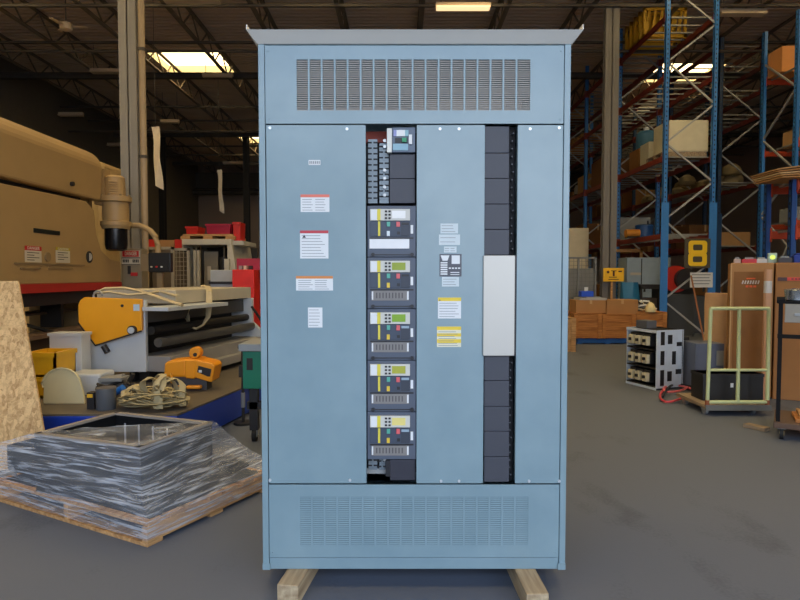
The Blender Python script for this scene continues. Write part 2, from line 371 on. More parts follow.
# ================= switchboard =================
YF = 2.65
sb = thing('switchboard_cabinet', 'tall blue-grey electrical switchboard with open breaker column in the centre foreground', 'electrical cabinet', (.063, YF, .09))
CX = .063; W2 = .68; TOP = P(400, 44, YF).z-.09; DEP = .95
def K(px, py):                              # cabinet-local x, z from pixel
    p = P(px, py, YF); return p.x-CX, p.z-.09
paint = paint_mat(); inner = M('inner_dark', (44, 42, 42), .7); gap = M('seam_dark', (52, 66, 76), .7)
def xz(px, py, fy=None): a, b = K(px, py); return a, b
zTopSeam = K(400, 124.3)[1]; zBotSeam = K(400, 484)[1]; zRail = K(400, 558)[1]
b = MB()                                     # carcass: sides, back, roof deck, floor
b.box((-W2, .012, 0), (-W2+.004, DEP, TOP)).box((W2-.004, .012, 0), (W2, DEP, TOP)).box((-W2, DEP-.004, 0), (W2, DEP, TOP)).box((-W2, .01, TOP-.02), (W2, DEP, TOP)).box((-W2, .01, 0), (W2, DEP, .01))
b.build('enclosure', paint, sb)
for s in (-1, 1):
    MB().box((s*W2, 0, 0), (s*(W2-.028), .04, TOP)).build('corner_post', paint, sb, bevel=.003)
MB().box((-W2+.03, .004, 0), (W2-.03, .04, zRail-.003)).build('base_rail', paint, sb, bevel=.002)
for s in (-1, 1): MB().box((s*W2, -.004, -.0), (s*(W2-.034), .0, .03)).build('corner_bracket', paint, sb)
# roof: flat overhanging sheet with upturned end flanges
r = MB(); OV = .055; SO = .036; UPZ = .04; q0 = [(-W2-.002, -.002, TOP), (W2+.002, -.002, TOP), (W2+.002, DEP, TOP), (-W2-.002, DEP, TOP)]; q1 = [(-W2-SO, -OV, TOP+UPZ), (W2+SO, -OV, TOP+UPZ), (W2+SO, DEP+.03, TOP+UPZ), (-W2-SO, DEP+.03, TOP+UPZ)]
r.add(q0+q1, [(0, 1, 2, 3), (4, 5, 6, 7), (0, 1, 5, 4), (1, 2, 6, 5), (2, 3, 7, 6), (3, 0, 4, 7)])
for s in (-1, 1): r.box((s*(W2+SO), -OV, TOP+UPZ), (s*(W2+SO-.004), DEP, TOP+UPZ+.022))
r.build('roof', M('roof_paint', (226, 221, 210), .5, var=.04), sb)
# upper vent panel
def vent_panel(name, z0, z1, vx0, vx1, vz0, vz1, slat, gapf, m_slat, recess):
    x0, x1 = -W2+.031, W2-.031; th = .006
    f = MB(); f.box((x0, 0, z0), (vx0, th, z1)).box((vx1, 0, z0), (x1, th, z1)).box((vx0, 0, z0), (vx1, th, vz0)).box((vx0, 0, vz1), (vx1, th, z1))
    nc = 18; pit = (vx1-vx0)/nc; bw = pit*.14
    for i in range(1, nc): f.box((vx0+i*pit-bw, 0, vz0), (vx0+i*pit, th, vz1))
    for x in (x0+.012, x1-.012):
        for z in (z0+.02, z1-.02): f.cyl((x, -.003, z), (x, 0, z), .005, n=8)
    p = f.build(name, paint, sb, fix=True)
    s = MB(); ns = slat; ph = (vz1-vz0)/ns
    for i in range(nc):
        for j in range(ns):
            a = vx0+i*pit; s.box((a, recess, vz0+j*ph), (a+pit-(bw if i < nc-1 else 0), th-.0005, vz0+j*ph+ph*gapf))
    s.build('louvre', m_slat, p)
vx0, vz1 = K(296.5, 59.5); vx1, vz0 = K(530, 110.5)
vent_panel('upper_vent_panel', zTopSeam+.003, TOP-.008, vx0, vx1, vz0, vz1, 24, .6, M('vent_mesh', (156, 152, 146), .6, .1), .003)
MB().box((K(412, 100)[0], .05, K(400, 109)[1]), (K(524, 100)[0], .1, K(400, 97)[1])).box((K(335, 100)[0], .05, K(400, 109)[1]), (K(408, 100)[0], .08, K(400, 105)[1])).build('busbar_cover', M('tan_cover', (176, 160, 140), .6), sb)
vx0, vz1 = K(300, 497); vx1, vz0 = K(528, 546)
vent_panel('lower_vent_panel', zRail+.002, zBotSeam-.003, vx0, vx1, vz0, vz1, 26, .85, paint, .0012)
MB().box((vx0-.01, .0052, vz0-.01), (vx1+.01, .008, vz1+.01)).build('louvre_backing', paint, sb)
# doors
def panel(name, px0, px1, label=None, screws=()):
    x0 = K(px0, 300)[0]; x1 = K(px1, 300)[0]
    f = MB().box((x0, 0, zBotSeam+.003), (x1, .006, zTopSeam-.003)).box((x0, .006, zBotSeam+.003), (x0+.003, .03, zTopSeam-.003)).box((x1-.003, .006, zBotSeam+.003), (x1, .03, zTopSeam-.003))
    p = f.build(name, paint, sb, bevel=.001)
    for sx, sy in screws:
        x, z = K(sx, sy); MB().cyl((x, -.004, z), (x, .0, z), .0065, n=10).build('screw', M('screw_steel', (214, 218, 220), .3, .5), p, smooth=True)
    return p
dl = panel('left_door', 267.5, 366, screws=((347, 129), (270, 128), (270, 480), (350, 480)))
dm = panel('middle_door', 416.6, 484, screws=((440, 129), (459, 129), (441, 481), (459, 481)))
dr = panel('right_door', 516.5, 561.3, screws=((530, 129), (559, 128), (529, 481), (559, 481)))
# inner back pan behind the open column
x0, x1 = K(366, 300)[0], K(416, 300)[0]
b = MB().box((x0-.02, .16, zBotSeam), (x1+.02, .165, zTopSeam)); b.build('back_pan', inner, sb)
MB().box((x0-.01, .11, zTopSeam-.055), (x0+.11, .15, zTopSeam-.005)).build('red_insulator', M('insulator_red', (150, 60, 44), .6), sb)
MB().box((x0, .05, zBotSeam), (x1, .15, zBotSeam+.03)).box((x0, .05, zBotSeam), (x1, .055, zBotSeam+.055)).build('bottom_bracket', M('bracket_grey', (150, 150, 148), .5, .3), sb)
# slotted bus bars left of the black fillers
bm_ = M('bus_plate', (118, 128, 134), .4, .3)
bd = MB(); sl = M('slot_dark', (28, 28, 32), .7)
def slotted(pxa, pxb, pya, pyb, off):
    xa, za = K(pxa, pya); xb, zb = K(pxb, pyb); bd.mat(0).box((xa, .045, zb), (xb, .05, za))
    z = za-.012; k = 0
    while z > zb+.01:
        bd.mat(1)
        for xx in ((xa+xb)/2-.024, (xa+xb)/2+.003): bd.box((xx, .0435, z-.006), (xx+.02, .046, z+.001))
        bd.mat(0).box((xa, .0425, z-.015), (xb, .0455, z-.0125)); z -= .0245; k += 1
for a in ((367.5, 377, 137, 202, 0), (379, 388.5, 141, 202, 1), (368, 377, 460, 473, 0), (379, 385, 461, 473, 1)):
    bd = MB(); slotted(*a); bd.build('slotted_busbar', [bm_, sl], sb)
for py in (169, 177, 186, 194, 139, 145, 462): 
    x, z = K(384.5, py); MB().cyl((x, .03, z), (x, .045, z), .007, n=10).build('busbar_bolt', steel, sb, smooth=True)
# black filler plates
filler = M('filler_plate', (62, 64, 73), .5, var=.05); 
def fill(px0, px1, py0, py1, y=.012, m=filler, nm='filler_plate', lines=True):
    xa, za = K(px0, py0); xb, zb = K(px1, py1)
    f = MB().box((xa, y, zb+.001), (xb, y+.04, za-.001))
    return f.build(nm, m, sb, bevel=.0015)
fill(389.5, 415.2, 152.5, 177.5, .03); fill(389.5, 415.2, 177.5, 202.5, .03); fill(390, 415.5, 461, 482, .02, M('filler_dark', (50, 50, 60), .45))
ys = [125.5, 152.5, 178, 203.7, 229.3, 255]
for a, c in zip(ys, ys[1:]): fill(484.6, 509.5, a, c)
ys = [356, 381, 407, 432, 457.5, 483]
for a, c in zip(ys, ys[1:]): fill(484.6, 509.5, a, c)
xa, za = K(484.6, 300); xb = K(516.5, 300)[0]
b = MB().box((xa, .06, zBotSeam), (xb, .065, zTopSeam)); b.build('slot_back', sl, sb)
q = MB(); z = zTopSeam-.03; k = 0
while z > zBotSeam+.02:
    if not (K(0, 357)[1] < z < K(0, 254)[1]): q.cyl((K(512.5 if k % 5 else 513.8, 300)[0], .035, z), (K(512.5, 300)[0], .06, z), .0035, n=8)
    z -= .034; k += 1
q.build('hole_stud', M('stud_grey', (110, 110, 114), .6), sb)
al = M('brushed_aluminium', (186, 183, 175), .42, .4, .05, 3)
xa, za = K(483.2, 255.5); xb, zb = K(513.8, 355.5)
MB().box((xa, -.012, zb), (xb, -.001, za)).build('blank_cover', al, sb, bevel=.002)
MB().box((xb+.001, -.0, zb), (K(516.5, 300)[0]-.001, .03, za)).build('cover_side', blk, sb)
# stickers -------------------------------------------------------
def sticker(door, px0, px1, py0, py1, hdr=None, hh=0., rows=5, cols=1, extra=None, nm='warning_sticker', base=white, txt=None, label=None):
    xa, za = K(px0, py0); xb, zb = K(px1, py1); w_, h_ = xb-xa, za-zb
    f = MB().box((xa, -.0008, zb), (xb, .0, za)); mats = [base, hdr or inkg, inkg, blk]
    zt = za
    if hh: f.mat(1).box((xa, -.0011, za-h_*hh), (xb, -.0006, za)); zt = za-h_*hh
    if txt: f.mat(0); put_text(f, txt, h_*hh*.95, Matrix.Translation(((xa+xb)/2, -.0012, za-h_*hh*.52)) @ FACE, .0003, .0005)
    for c in range(cols):
        cx0 = xa+w_*(.06+c*.9/cols); cx1 = xa+w_*(.06+(c+1)*.9/cols-.05)
        for i in range(rows):
            z = zt-(zt-zb)*(i+.7)/(rows+.5); t = min(.0022, (zt-zb)/rows*.35)
            f.mat(2).box((cx0, -.0011, z-t), (cx0+(cx1-cx0)*R.uniform(.75, 1), -.0006, z))
    if extra: extra(f, xa, xb, za, zb)
    o = f.build(nm, mats, door)
    if label: o['label'] = label
    return o
crim = M('sticker_red', (190, 60, 70), .5); sor = M('sticker_orange', (214, 136, 70), .5)
sticker(dl, 308.5, 320.5, 160, 165, rows=0, nm='plate_label', extra=lambda f, a, b_, c, d_: [f.mat(2).box((a+.004+k_*.008, -.0011, d_+.005), (a+.009+k_*.008, -.0006, c-.005)) for k_ in range(6)])
sticker(dl, 300.5, 329.5, 194.5, 212, M('sticker_salmon', (226, 120, 100), .5), .16, 5, 2, label='white sticker with salmon heading, columns of small print')
sticker(dl, 300, 328.5, 230.5, 258.5, crim, .1, 8, 1, label='tall white danger sticker with crimson heading', extra=lambda f, a, b_, c, d_: f.mat(3).add([(a+.01, -.0011, c-.032), (a+.026, -.0011, c-.032), (a+.018, -.0011, c-.018)], [(0, 1, 2)]))
sticker(dl, 296, 333, 276, 290.5, sor, .18, 5, 2, label='wide white warning sticker with orange heading')
sticker(dl, 308, 322.5, 307.5, 327.5, None, 0, 6, label='small plain white sticker low on the door')
paper = M('pale_label', (206, 216, 218), .6)
sticker(dm, 440.5, 458, 223.5, 233.5, rows=3, base=paper, nm='rating_label'); sticker(dm, 439, 460, 234.5, 245, rows=2, base=paper, nm='rating_label'); sticker(dm, 444, 456.5, 246.5, 252.5, rows=2, cols=2, base=paper, nm='rating_label')
def qr(f, a, b_, c, d_):
    w_, h_ = b_-a, c-d_
    f.mat(1)
    for i in range(6): f.box((a+.05*w_, -.0011, c-h_*(.36+i*.1)), (a+.36*w_, -.0006, c-h_*(.42+i*.1)))
    f.add([(a+.05*w_, -.0011, c-h_*.06), (a+.45*w_, -.0011, c-h_*.06), (a+.36*w_, -.0011, c-h_*.3), (a+.14*w_, -.0011, c-h_*.3)], [(0, 1, 2, 3)])
    f.box((a+.55*w_, -.0011, c-h_*.44), (a+.92*w_, -.0006, c-h_*.06))
    for i in range(4): f.box((a+.42*w_+i*.14*w_, -.0011, c-h_*(.66)), (a+.52*w_+i*.14*w_, -.0006, c-h_*.6))
    f.box((a+.5*w_, -.0011, c-h_*.84), (a+.9*w_, -.0006, c-h_*.8)); f.box((a+.5*w_, -.0011, c-h_*.93), (a+.9*w_, -.0006, c-h_*.9))
sticker(dm, 439.5, 461.5, 254, 276.5, rows=0, base=M('dark_label', (84, 86, 94), .5), nm='data_label', extra=qr, hdr=white)
sticker(dm, 442, 459, 277, 286.5, rows=3, base=paper, nm='rating_label')
sticker(dm, 438, 461, 297.5, 318.5, yel, .17, 6, label='white caution sticker with yellow heading', extra=lambda f, a, b_, c, d_: f.mat(3).add([(a+.004, -.0013, c-.014), (a+.012, -.0013, c-.014), (a+.008, -.0013, c-.007)], [(0, 1, 2)]))
def ystr(f, a, b_, c, d_):
    h_ = c-d_; f.mat(1).box((a, -.0009, c-.49*h_), (b_, -.0006, c-.33*h_)).box((a, -.0009, c-.8*h_), (b_, -.0006, c-.62*h_))
sticker(dm, 437, 461, 326.5, 347, yel, .17, 7, extra=ystr, base=M('cream_label', (226, 222, 196), .6), label='yellow banded caution sticker lowest on the middle door')
# small breaker at the top of the column
sbk = MB(); xa, za = K(388, 126.5); xb, zb = K(415.3, 152)
sbk.box((K(392, 0)[0]-.0, .01, zb+.001), (xb, .06, za-.001)); 
s0 = sbk.build('circuit_breaker', M('breaker_slate', (98, 110, 126), .5), sb, bevel=.002); s0['label'] = 'small moulded breaker with pale face at the top of the column'
def face(par, nm, px0, px1, py0, py1, m, y=.004, th=.01, bev=0.):
    xa, za = K(px0, py0); xb, zb = K(px1, py1)
    return MB().box((xa, y, zb), (xb, y+th, za)).build(nm, m, par, bevel=bev)
face(s0, 'terminal_strip', 387, 391.8, 128, 152, M('strip_white', (222, 222, 214), .5), .004, .03)
face(s0, 'nameplate', 396.5, 405, 129.7, 136, white); face(s0, 'side_plate', 393.5, 396.5, 129.7, 136, M('lilac', (150, 156, 206), .5)); face(s0, 'side_plate', 405, 408.5, 129.7, 136, M('pale_teal', (140, 180, 190), .5))
face(s0, 'handle_slot', 395, 407.5, 137.5, 142.5, blk, .006); face(s0, 'toggle_handle', 402, 406.5, 138, 142, M('green_dot', (50, 150, 104), .5), -.006, .014); face(s0, 'tag', 408.8, 412, 134.5, 144, white, .0)
face(s0, 'test_plate', 392.8, 408, 143.5, 150, M('pale_teal2', (142, 180, 194), .5), .005)
# the five draw-out breakers
body = M('breaker_body', (82, 90, 104), .5, var=.05); bezel = M('breaker_bezel', (118, 128, 142), .5, var=.04); ctl = M('control_face', (62, 72, 88), .5, var=.04)
trip = M('trip_unit', (206, 204, 194), .5, var=.03); stripey = M('stripe_yellow', (222, 206, 70), .5); screens = [M('lcd_blank', (238, 238, 234), .3), M('lcd_green', (142, 158, 34), .3), M('lcd_green2', (128, 168, 36), .3), M('lcd_olive', (172, 172, 60), .3), M('lcd_cream', (232, 216, 130), .3)]
colw = ['topmost', 'second from the top', 'middle', 'second from the bottom', 'lowest']
gsilk = M('legend_plate', (132, 128, 124), .55, var=.1, scale=40)
for k in range(5):
    o = 209+51.75*k; f = lambda t: o+t
    e = f(47.9) if k < 4 else f(44)
    xa, za = K(367.2, f(-3.5)); xb, zb = K(416.1, e)
    bk = MB().box((xa, .008, zb), (xb, .07, za)).build('circuit_breaker', body, sb, bevel=.003)
    bk['label'] = '%s of the five draw-out breakers, %s' % (colw[k], ['blank white display and white label strip', 'dark green display', 'bright green display', 'olive display', 'cream yellow display'][k])
    face(bk, 'trip_unit', 370, 410, f(.0), f(11.5), trip, .0, .012, .001)
    face(bk, 'white_patch', 371, 377, f(.6), f(11), white, -.001, .003); face(bk, 'yellow_patch', 377.2, 380.5, f(0), f(11.4), stripey, -.0015, .003)
    face(bk, 'display', 392, 405.5, f(1.8), f(9.3), screens[k], -.0015, .003)
    kp = MB()
    for r_ in range(3):
        for c_ in range(2):
            xx, zz = K(386+c_*3.6, f(2.4+r_*3.4)); kp.box((xx-.005, -.003, zz-.004), (xx+.005, .001, zz+.004))
    kp.build('keypad', dark, bk)
    face(bk, 'control_panel', 369.8, 410, f(12.2), f(27.2), ctl, .002, .01, .001)
    face(bk, 'yellow_bar', 378, 380.2, f(12.4), f(27), stripey, -.0005, .003)
    face(bk, 'on_button', 386.8, 390.2, f(12.8), f(17.5), M('btn_green', (86, 170, 150), .4), -.004, .006, .001)
    face(bk, 'off_button', 396.3, 400, f(12.8), f(17.8), M('btn_red', (214, 96, 100), .4), -.004, .006, .001)
    face(bk, 'charge_indicator', 386.8, 389.8, f(22), f(27), M('ind_white', (216, 226, 230), .4) if k == 0 else M('ind_yellow', (224, 190, 60), .4), -.001, .004)
    face(bk, 'position_indicator', 397, 400, f(22.5), f(25.5), blk, -.0005, .004)
    face(bk, 'lifting_handle', 401.5, 409, f(13.5), f(15.8), blk if k < 2 else M('handle_pale', (150, 170, 184), .4), -.001, .006)
    face(bk, 'handle_plate', 401, 409.5, f(16.4), f(26.8), M('plate_slate', (54, 60, 72), .5), .0, .003)
    face(bk, 'side_tag', 410.6, 413.2, f(16), f(24.5), white, .004, .006)
    face(bk, 'groove', 370, 413.5, f(28.3), f(29.8), blk, .006, .004)
    if k == 0: face(bk, 'label_strip', 369.4, 409.3, f(30), f(39.5), M('strip_blank', (236, 236, 236), .5), .003, .006)
    else:
        lp = face(bk, 'legend_plate', 371.5, 409, f(30), f(39.8), gsilk, .004, .005)
        face(lp, 'end_mark', 371.7, 373.2, f(30.6), f(39), white, .0025, .002); face(lp, 'end_mark', 407, 408.7, f(30.6), f(39), white, .0025, .002)
        ln = MB()
        for i in range(9):
            xx = 376+i*3.2; x_, z_ = K(xx, f(32)); x2, z2 = K(xx+1.3, f(37.5)); ln.box((x_, .0028, z2), (x2, .0042, z_))
        ln.build('legend_mark', M('legend_ink', (88, 84, 84), .6), lp)
    if k < 4:
        face(bk, 'groove', 371, 412, f(45.2), f(46.2), blk, .005, .006)
        for px in (373, 412):
            x_, z_ = K(px, f(45.6)); MB().cyl((x_, -.004, z_), (x_, .01, z_), .0085, n=10).build('rail_knob', blk, bk, smooth=True)
# dark terminals left of column bottom
q = MB(); xa, za = K(385.5, 462); xb, zb = K(390, 478); q.box((xa, .02, zb), (xb, .05, za)); q.build('terminal_block', blk, sb)
# skid beams under the switchboard
sk = wood_mat('skid_wood', (140, 116, 86), (196, 176, 142), (14, 1, 14))
for x_, ye, a, lb in ((-.481, 2.515, -.14, 'left wooden skid beam protruding under the switchboard'), (.573, 2.445, .04, 'right wooden skid beam protruding under the switchboard')):
    b = MB(); b.box((-.047, 0, 0), (.047, 1.15, .089)); o = tag(b.build('wooden_skid', sk, bevel=.004), lb, 'wooden beam', 'timber skids under the switchboard'); o.location = (x_-(1.0 if 0 else 0), ye, 0); o.rotation_euler = (0, 0, a)
# ================= left side =================
# ---- press brake: face in the plane x=XF, running away from the camera ----
XF = -4.5
pb = thing('press_brake', 'huge beige press brake with red stripe running back along the left side', 'machine', (XF-.8, 8.0, 0))
def yz(px, py, x=XF):                       # point of the plane x=XF under a pixel -> (y, z)
    r = ray(px, py); k = x/r.x; return (r.y*k, CAMH+r.z*k)
def fx(u, v, w_): return Vector((w_, u, v))
EY = yz(121, 280)[0]
zS0, zS1 = 1.21, 1.30
# lower ram plate with the scooped corner by the cylinder
poly = [(4.6, zS1), (EY, zS1), (EY, 1.62), (9.35, 1.66), (9.08, 1.78), (8.94, 2.02), (8.9, 2.36), (8.66, 2.47), (4.6, 2.42)]
MB().prism(poly, fx, XF-.22, XF).build('ram_plate', beige, pb, world=True, bevel=.012)
MB().box((XF-.2, 4.6, zS0-.02), (XF+.012, EY, zS1)).build('red_stripe', M('stripe_red', (176, 44, 36), .5), pb, world=True)
# rounded upper beam
zT0, zT1 = 3.24, 3.34
pr = [(0, 2.53), (0.03, 3.02)] + [(-.35+.38*math.cos(a), 3.0+.3*math.sin(a)) for a in [i*math.pi/14 for i in range(1, 8)]] + [(-1.3, 3.3), (-1.3, 2.53)]
MB().prism(pr, lambda u, v, w_: Vector((XF-.02+u, w_, v)), 4.6, 9.15).build('upper_beam', beige, pb, world=True, bevel=.03)
MB().box((XF-1.35, 4.7, 2.4), (XF-.15, 8.8, 2.56)).build('beam_gap', dark, pb, world=True)
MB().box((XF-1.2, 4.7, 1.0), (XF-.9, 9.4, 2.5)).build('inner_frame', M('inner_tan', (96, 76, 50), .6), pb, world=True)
e = MB().box((XF-1.25, 9.3, 0), (XF-.3, 9.42, 2.9)).box((XF-1.25, 4.65, 0), (XF-.3, 4.77, 2.9)); 
MB().box((XF-1.25, 9.3, 0), (XF-.3, 9.42, 2.6)).build('side_frame', olive, pb, world=True)
MB().box((XF-1.25, 4.65, 0), (XF-.3, 4.77, 2.6)).build('side_frame', olive, pb, world=True)
# cylinder on the end of the beam
cx, cy = P(115.5, 200, 9.35).x, 9.35
def zz(py, Y): return P(400, py, Y).z
MB().lathe([(.2, zz(229, cy)), (.21, zz(226, cy)), (.225, zz(226, cy)), (.225, zz(222, cy)), (.19, zz(221, cy)), (.19, zz(203, cy)), (.235, zz(202, cy)), (.235, zz(197, cy)), (.15, zz(196, cy)), (.14, zz(178, cy)), (.11, zz(176, cy))], (cx, cy, 0), 24).build('hydraulic_cylinder', beige, pb, world=True, smooth=True)
MB().lathe([(.1, zz(251, cy)), (.15, zz(249.5, cy)), (.165, zz(245, cy)), (.165, zz(229, cy))], (cx, cy, 0), 24).build('cylinder_cap', M('black_gloss', (30, 30, 32), .25, .4), pb, world=True, smooth=True)
MB().box((cx-.28, cy-.1, zz(205, cy)), (cx-.12, cy+.1, zz(170, cy))).build('bracket', beige, pb, world=True)
q = MB()
for k in range(6): q.cyl((cx-.02, cy-.17, zz(183+k*2.3, cy)), (cx+.09, cy-.12, zz(183+k*2.3, cy)), .013, n=8)
q.build('spring_stack', beige, pb, world=True)
for k in range(8):
    a = k*math.pi/4; MB().cyl((cx+.21*math.cos(a), cy+.21*math.sin(a), zz(196.8, cy)), (cx+.21*math.cos(a), cy+.21*math.sin(a), zz(195.2, cy)), .018, n=6).build('flange_bolt', olive, pb, world=True)
# bed, table and tooling in the dark under the stripe
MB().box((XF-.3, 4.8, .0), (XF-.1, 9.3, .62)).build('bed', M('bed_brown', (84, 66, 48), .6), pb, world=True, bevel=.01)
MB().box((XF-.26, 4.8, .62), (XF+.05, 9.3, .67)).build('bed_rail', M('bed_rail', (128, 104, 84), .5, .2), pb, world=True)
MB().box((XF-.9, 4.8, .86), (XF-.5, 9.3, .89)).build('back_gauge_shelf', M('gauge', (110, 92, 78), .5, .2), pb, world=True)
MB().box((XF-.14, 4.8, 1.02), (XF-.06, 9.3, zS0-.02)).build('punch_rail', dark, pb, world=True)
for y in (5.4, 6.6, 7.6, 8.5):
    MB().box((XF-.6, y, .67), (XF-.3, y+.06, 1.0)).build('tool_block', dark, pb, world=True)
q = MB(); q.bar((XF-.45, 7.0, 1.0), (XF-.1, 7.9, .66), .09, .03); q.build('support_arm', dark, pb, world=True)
for y, z in ((6.6, 2.9), (8.3, 2.66)): MB().cyl((XF-.02, y, z), (XF+.03, y, z), .03, n=10).build('lifting_eye', dark, pb, world=True)
def fsticker(px0, px1, py0, py1, hdr, hh, txt, name, base, label, sub=None):
    ya, za = yz(px0, py0); yb, _ = yz(px1, py0); zb = yz(px0, py1)[1]
    f = MB().box((XF, ya, zb), (XF+.004, yb, za)); f.mat(1).box((XF+.0, ya, za-(za-zb)*hh), (XF+.006, yb, za))
    T = Matrix.Translation((XF+.007, (ya+yb)/2, za-(za-zb)*hh*.5)) @ Matrix(((0,0,1,0),(1,0,0,0),(0,1,0,0),(0,0,0,1)))
    if txt: put_text(f.mat(0), txt, (za-zb)*hh*.95, T, .002, .001, wid=(yb-ya)*.75)
    f.mat(2)
    for i in range(4):
        z = za-(za-zb)*(hh+.12+i*.15); f.box((XF, ya+.04, z-.008), (XF+.006, yb-.05-(.1 if i % 2 else 0), z))
    o = f.build(name, [base, hdr, dark], pb, world=True); o['label'] = label
pap = M('aged_paper', (200, 190, 170), .6)
fsticker(24.5, 41, 245.5, 262, red, .27, 'DANGER', 'danger_sign', pap, 'white sign with red heading')
fsticker(55.5, 69.5, 247, 262.5, M('aged_yellow', (180, 160, 30), .5), .2, 'CAUTION', 'caution_sign', pap, 'cream sign with yellow heading')
ya, za = yz(33.5, 228); yb, zb = yz(59.5, 235.5); MB().box((XF, ya, zb), (XF+.01, yb, za)).build('nameplate', M('name_plate', (28, 34, 32), .4), pb, world=True)
ya, za = yz(89, 257); q = MB(); q.cyl((XF, ya, za), (XF+.012, ya, za), .085, n=20); q.build('round_gauge', dark, pb, world=True); MB().cyl((XF+.011, ya-.02, za), (XF+.016, ya-.01, za), .055, n=20).build('gauge_face', pap, pb, world=True)
ya, za = yz(47, 257); MB().cyl((XF, ya, za), (XF+.02, ya, za), .06, n=14).build('key_switch', olive, pb, world=True)
for py, a, b_ in ((263, 14, 84), (268, 20, 40), (268, 48, 72)):
    y0_, z0_ = yz(a, py); y1_, z1_ = yz(b_, py); MB().box((XF, y0_, z0_-.012), (XF+.014, y1_, z0_+.008)).build('trim_bar', olive, pb, world=True)
# second beige machine standing behind the press brake
t = thing('storage_tank', 'large olive-beige curved tank housing standing beyond the press brake at left edge', 'tank', (-8.3, 13.0, 0))
pr = [(-1.7, 0), (1.5, 0), (1.5, 3.2), (1.2, 3.9), (.4, 4.5), (-.6, 4.85), (-1.7, 5.0)]
MB().prism(pr, lambda u, v, w_: Vector((u, w_, v)), -1, 1).build('shell', M('tank_tan', (196, 168, 118), .6), t, bevel=.05)
MB().box((1.3, -.6, 0), (2.2, .8, 3.75)).build('side_box', M('tank_tan', (196, 168, 118), .6), t, bevel=.1)
# ---- grey operator pillar and pendant control ----
t = thing('control_pillar', 'narrow grey-tan electrical pillar with red-and-white danger sign beyond the press brake', 'control cabinet', P(132, 300, 9.9).xy.to_3d())
wd = 20/F*9.9; zt = zz(248.5, 9.9)
MB().box((-wd/2, 0, 0), (wd/2, .25, zt)).build('housing', M('pillar_tan', (140, 128, 104), .5), t, bevel=.01)
sg = MB(); za, zb = zz(250.5, 9.9), zz(264.5, 9.9); h_ = za-zb
sg.box((-.15, -.01, zb), (.15, 0, za)); sg.mat(1).box((-.14, -.013, za-h_*.45), (.13, -.009, za-.005)); sg.mat(2).box((-.15, -.013, za-h_*.56), (.15, -.009, za-h_*.5)); sg.box((-.15, -.013, zb), (.15, -.009, zb+.008))
put_text(sg.mat(0), 'DANGER', .085, Matrix.Translation((0, -.014, za-h_*.23)) @ FACE, .002, .002, wid=.2)
sg.mat(2)
for k_ in range(10):
    if k_ not in (4, 5): sg.box((-.135+k_*.027, -.0135, za-h_*.86), (-.117+k_*.027, -.009, za-h_*.64))
sg.build('danger_sign', [pap, red, dark], t)
MB().box((.0, -.03, zz(276, 9.9)), (.1, 0, zz(272.5, 9.9))).build('red_switch', red, t); MB().box((-.05, -.03, zz(274, 9.9)), (-.01, 0, zz(266, 9.9))).build('latch', dark, t)
t = thing('pendant_control', 'black push-button control panel hanging from a curved beige arm beside the danger sign', 'control panel', (P(161.5, 300, 9.6).x, 9.6, 0))
zc = zz(262.5, 9.6); wd = 22/F*9.6; hh = 19.5/F*9.6
MB().box((-wd/2, -.06, zc-hh/2), (wd/2, .06, zc+hh/2)).build('panel', M('panel_black', (24, 26, 26), .35), t, bevel=.01)
for k, px in enumerate((-.12, -.04, .04, .12)): MB().cyl((px, -.09, zc-.07), (px, -.06, zc-.07), .014, n=10).build('push_button', [pap, red, white, dark][k], t)
MB().box((-wd/2-.13, -.03, zc-hh/2+.02), (-wd/2-.005, .1, zc+hh/2-.02)).build('junction_box', olive, t)
xa = P(127, 300, 9.6).x-P(161.5, 300, 9.6).x; zA = zz(225.5, 9.6)
pts = [(xa, 0, zA), (xa+.22, 0, zA), (-.28, 0, zA-.02), (-.16, 0, zA-.08), (-.08, 0, zA-.18), (-.045, 0, zA-.32), (-.04, 0, zc+hh/2)]
MB().tube(pts, .045, 10).build('arm', M('arm_beige', (176, 148, 104), .5), t, smooth=True)
MB().box((-.07, .0, 0), (.02, .06, zc-hh/2)).build('stand', olive, t); MB().box((-.25, -.2, 0), (.25, .2, .04)).build('foot', olive, t)
# ---- mesh guard and white machining cell further back ----
Yg = 11.5
t = thing('mesh_guard', 'pale wire mesh guard panels standing behind the pendant control', 'machine guard', (P(190, 300, Yg).x, Yg, 0))
def lx(px, Y=Yg): return P(px, 300, Y).x-P(190, 300, Yg).x
gmat = M('guard_frame', (170, 160, 140), .5)
def guard(pxa, pxb, pyt, y=0., mesh=True):
    xa, xb, zt = lx(pxa), lx(pxb), zz(pyt, Yg)
    f = MB().box((xa, y, 0), (xa+.05, y+.05, zt)).box((xb-.05, y, 0), (xb, y+.05, zt)).box((xa, y, zt-.05), (xb, y+.05, zt)).box((xa, y, .15), (xb, y+.05, .2))
    p = f.build('guard_frame', gmat, t)
    if mesh:
        m_ = MB(); x_ = xa+.08
        while x_ < xb-.05: m_.box((x_, y+.02, .2), (x_+.007, y+.027, zt-.05)); x_ += .07
        z = .3
        while z < zt-.05: m_.box((xa+.05, y+.018, z), (xb-.05, y+.025, z+.007)); z += .085
        m_.build('wire_mesh', gmat, p)
guard(123, 176, 247, -.1, False); guard(172, 190, 248); guard(194, 200, 247.5, .0, False)
Yc = 12.6
t = thing('machining_cell', 'open-fronted pale grey machine enclosure with red bins on its roof', 'machine', (P(208, 300, Yc).x, Yc, 0))
def lc(px): return P(px, 300, Yc).x-P(208, 300, Yc).x
ztop = zz(239, Yc); cellm = M('cell_grey', (196, 190, 176), .5)
f = MB().box((lc(182), 0, ztop-.12), (lc(232), 1.6, ztop)); f.build('roof_panel', cellm, t, bevel=.01)
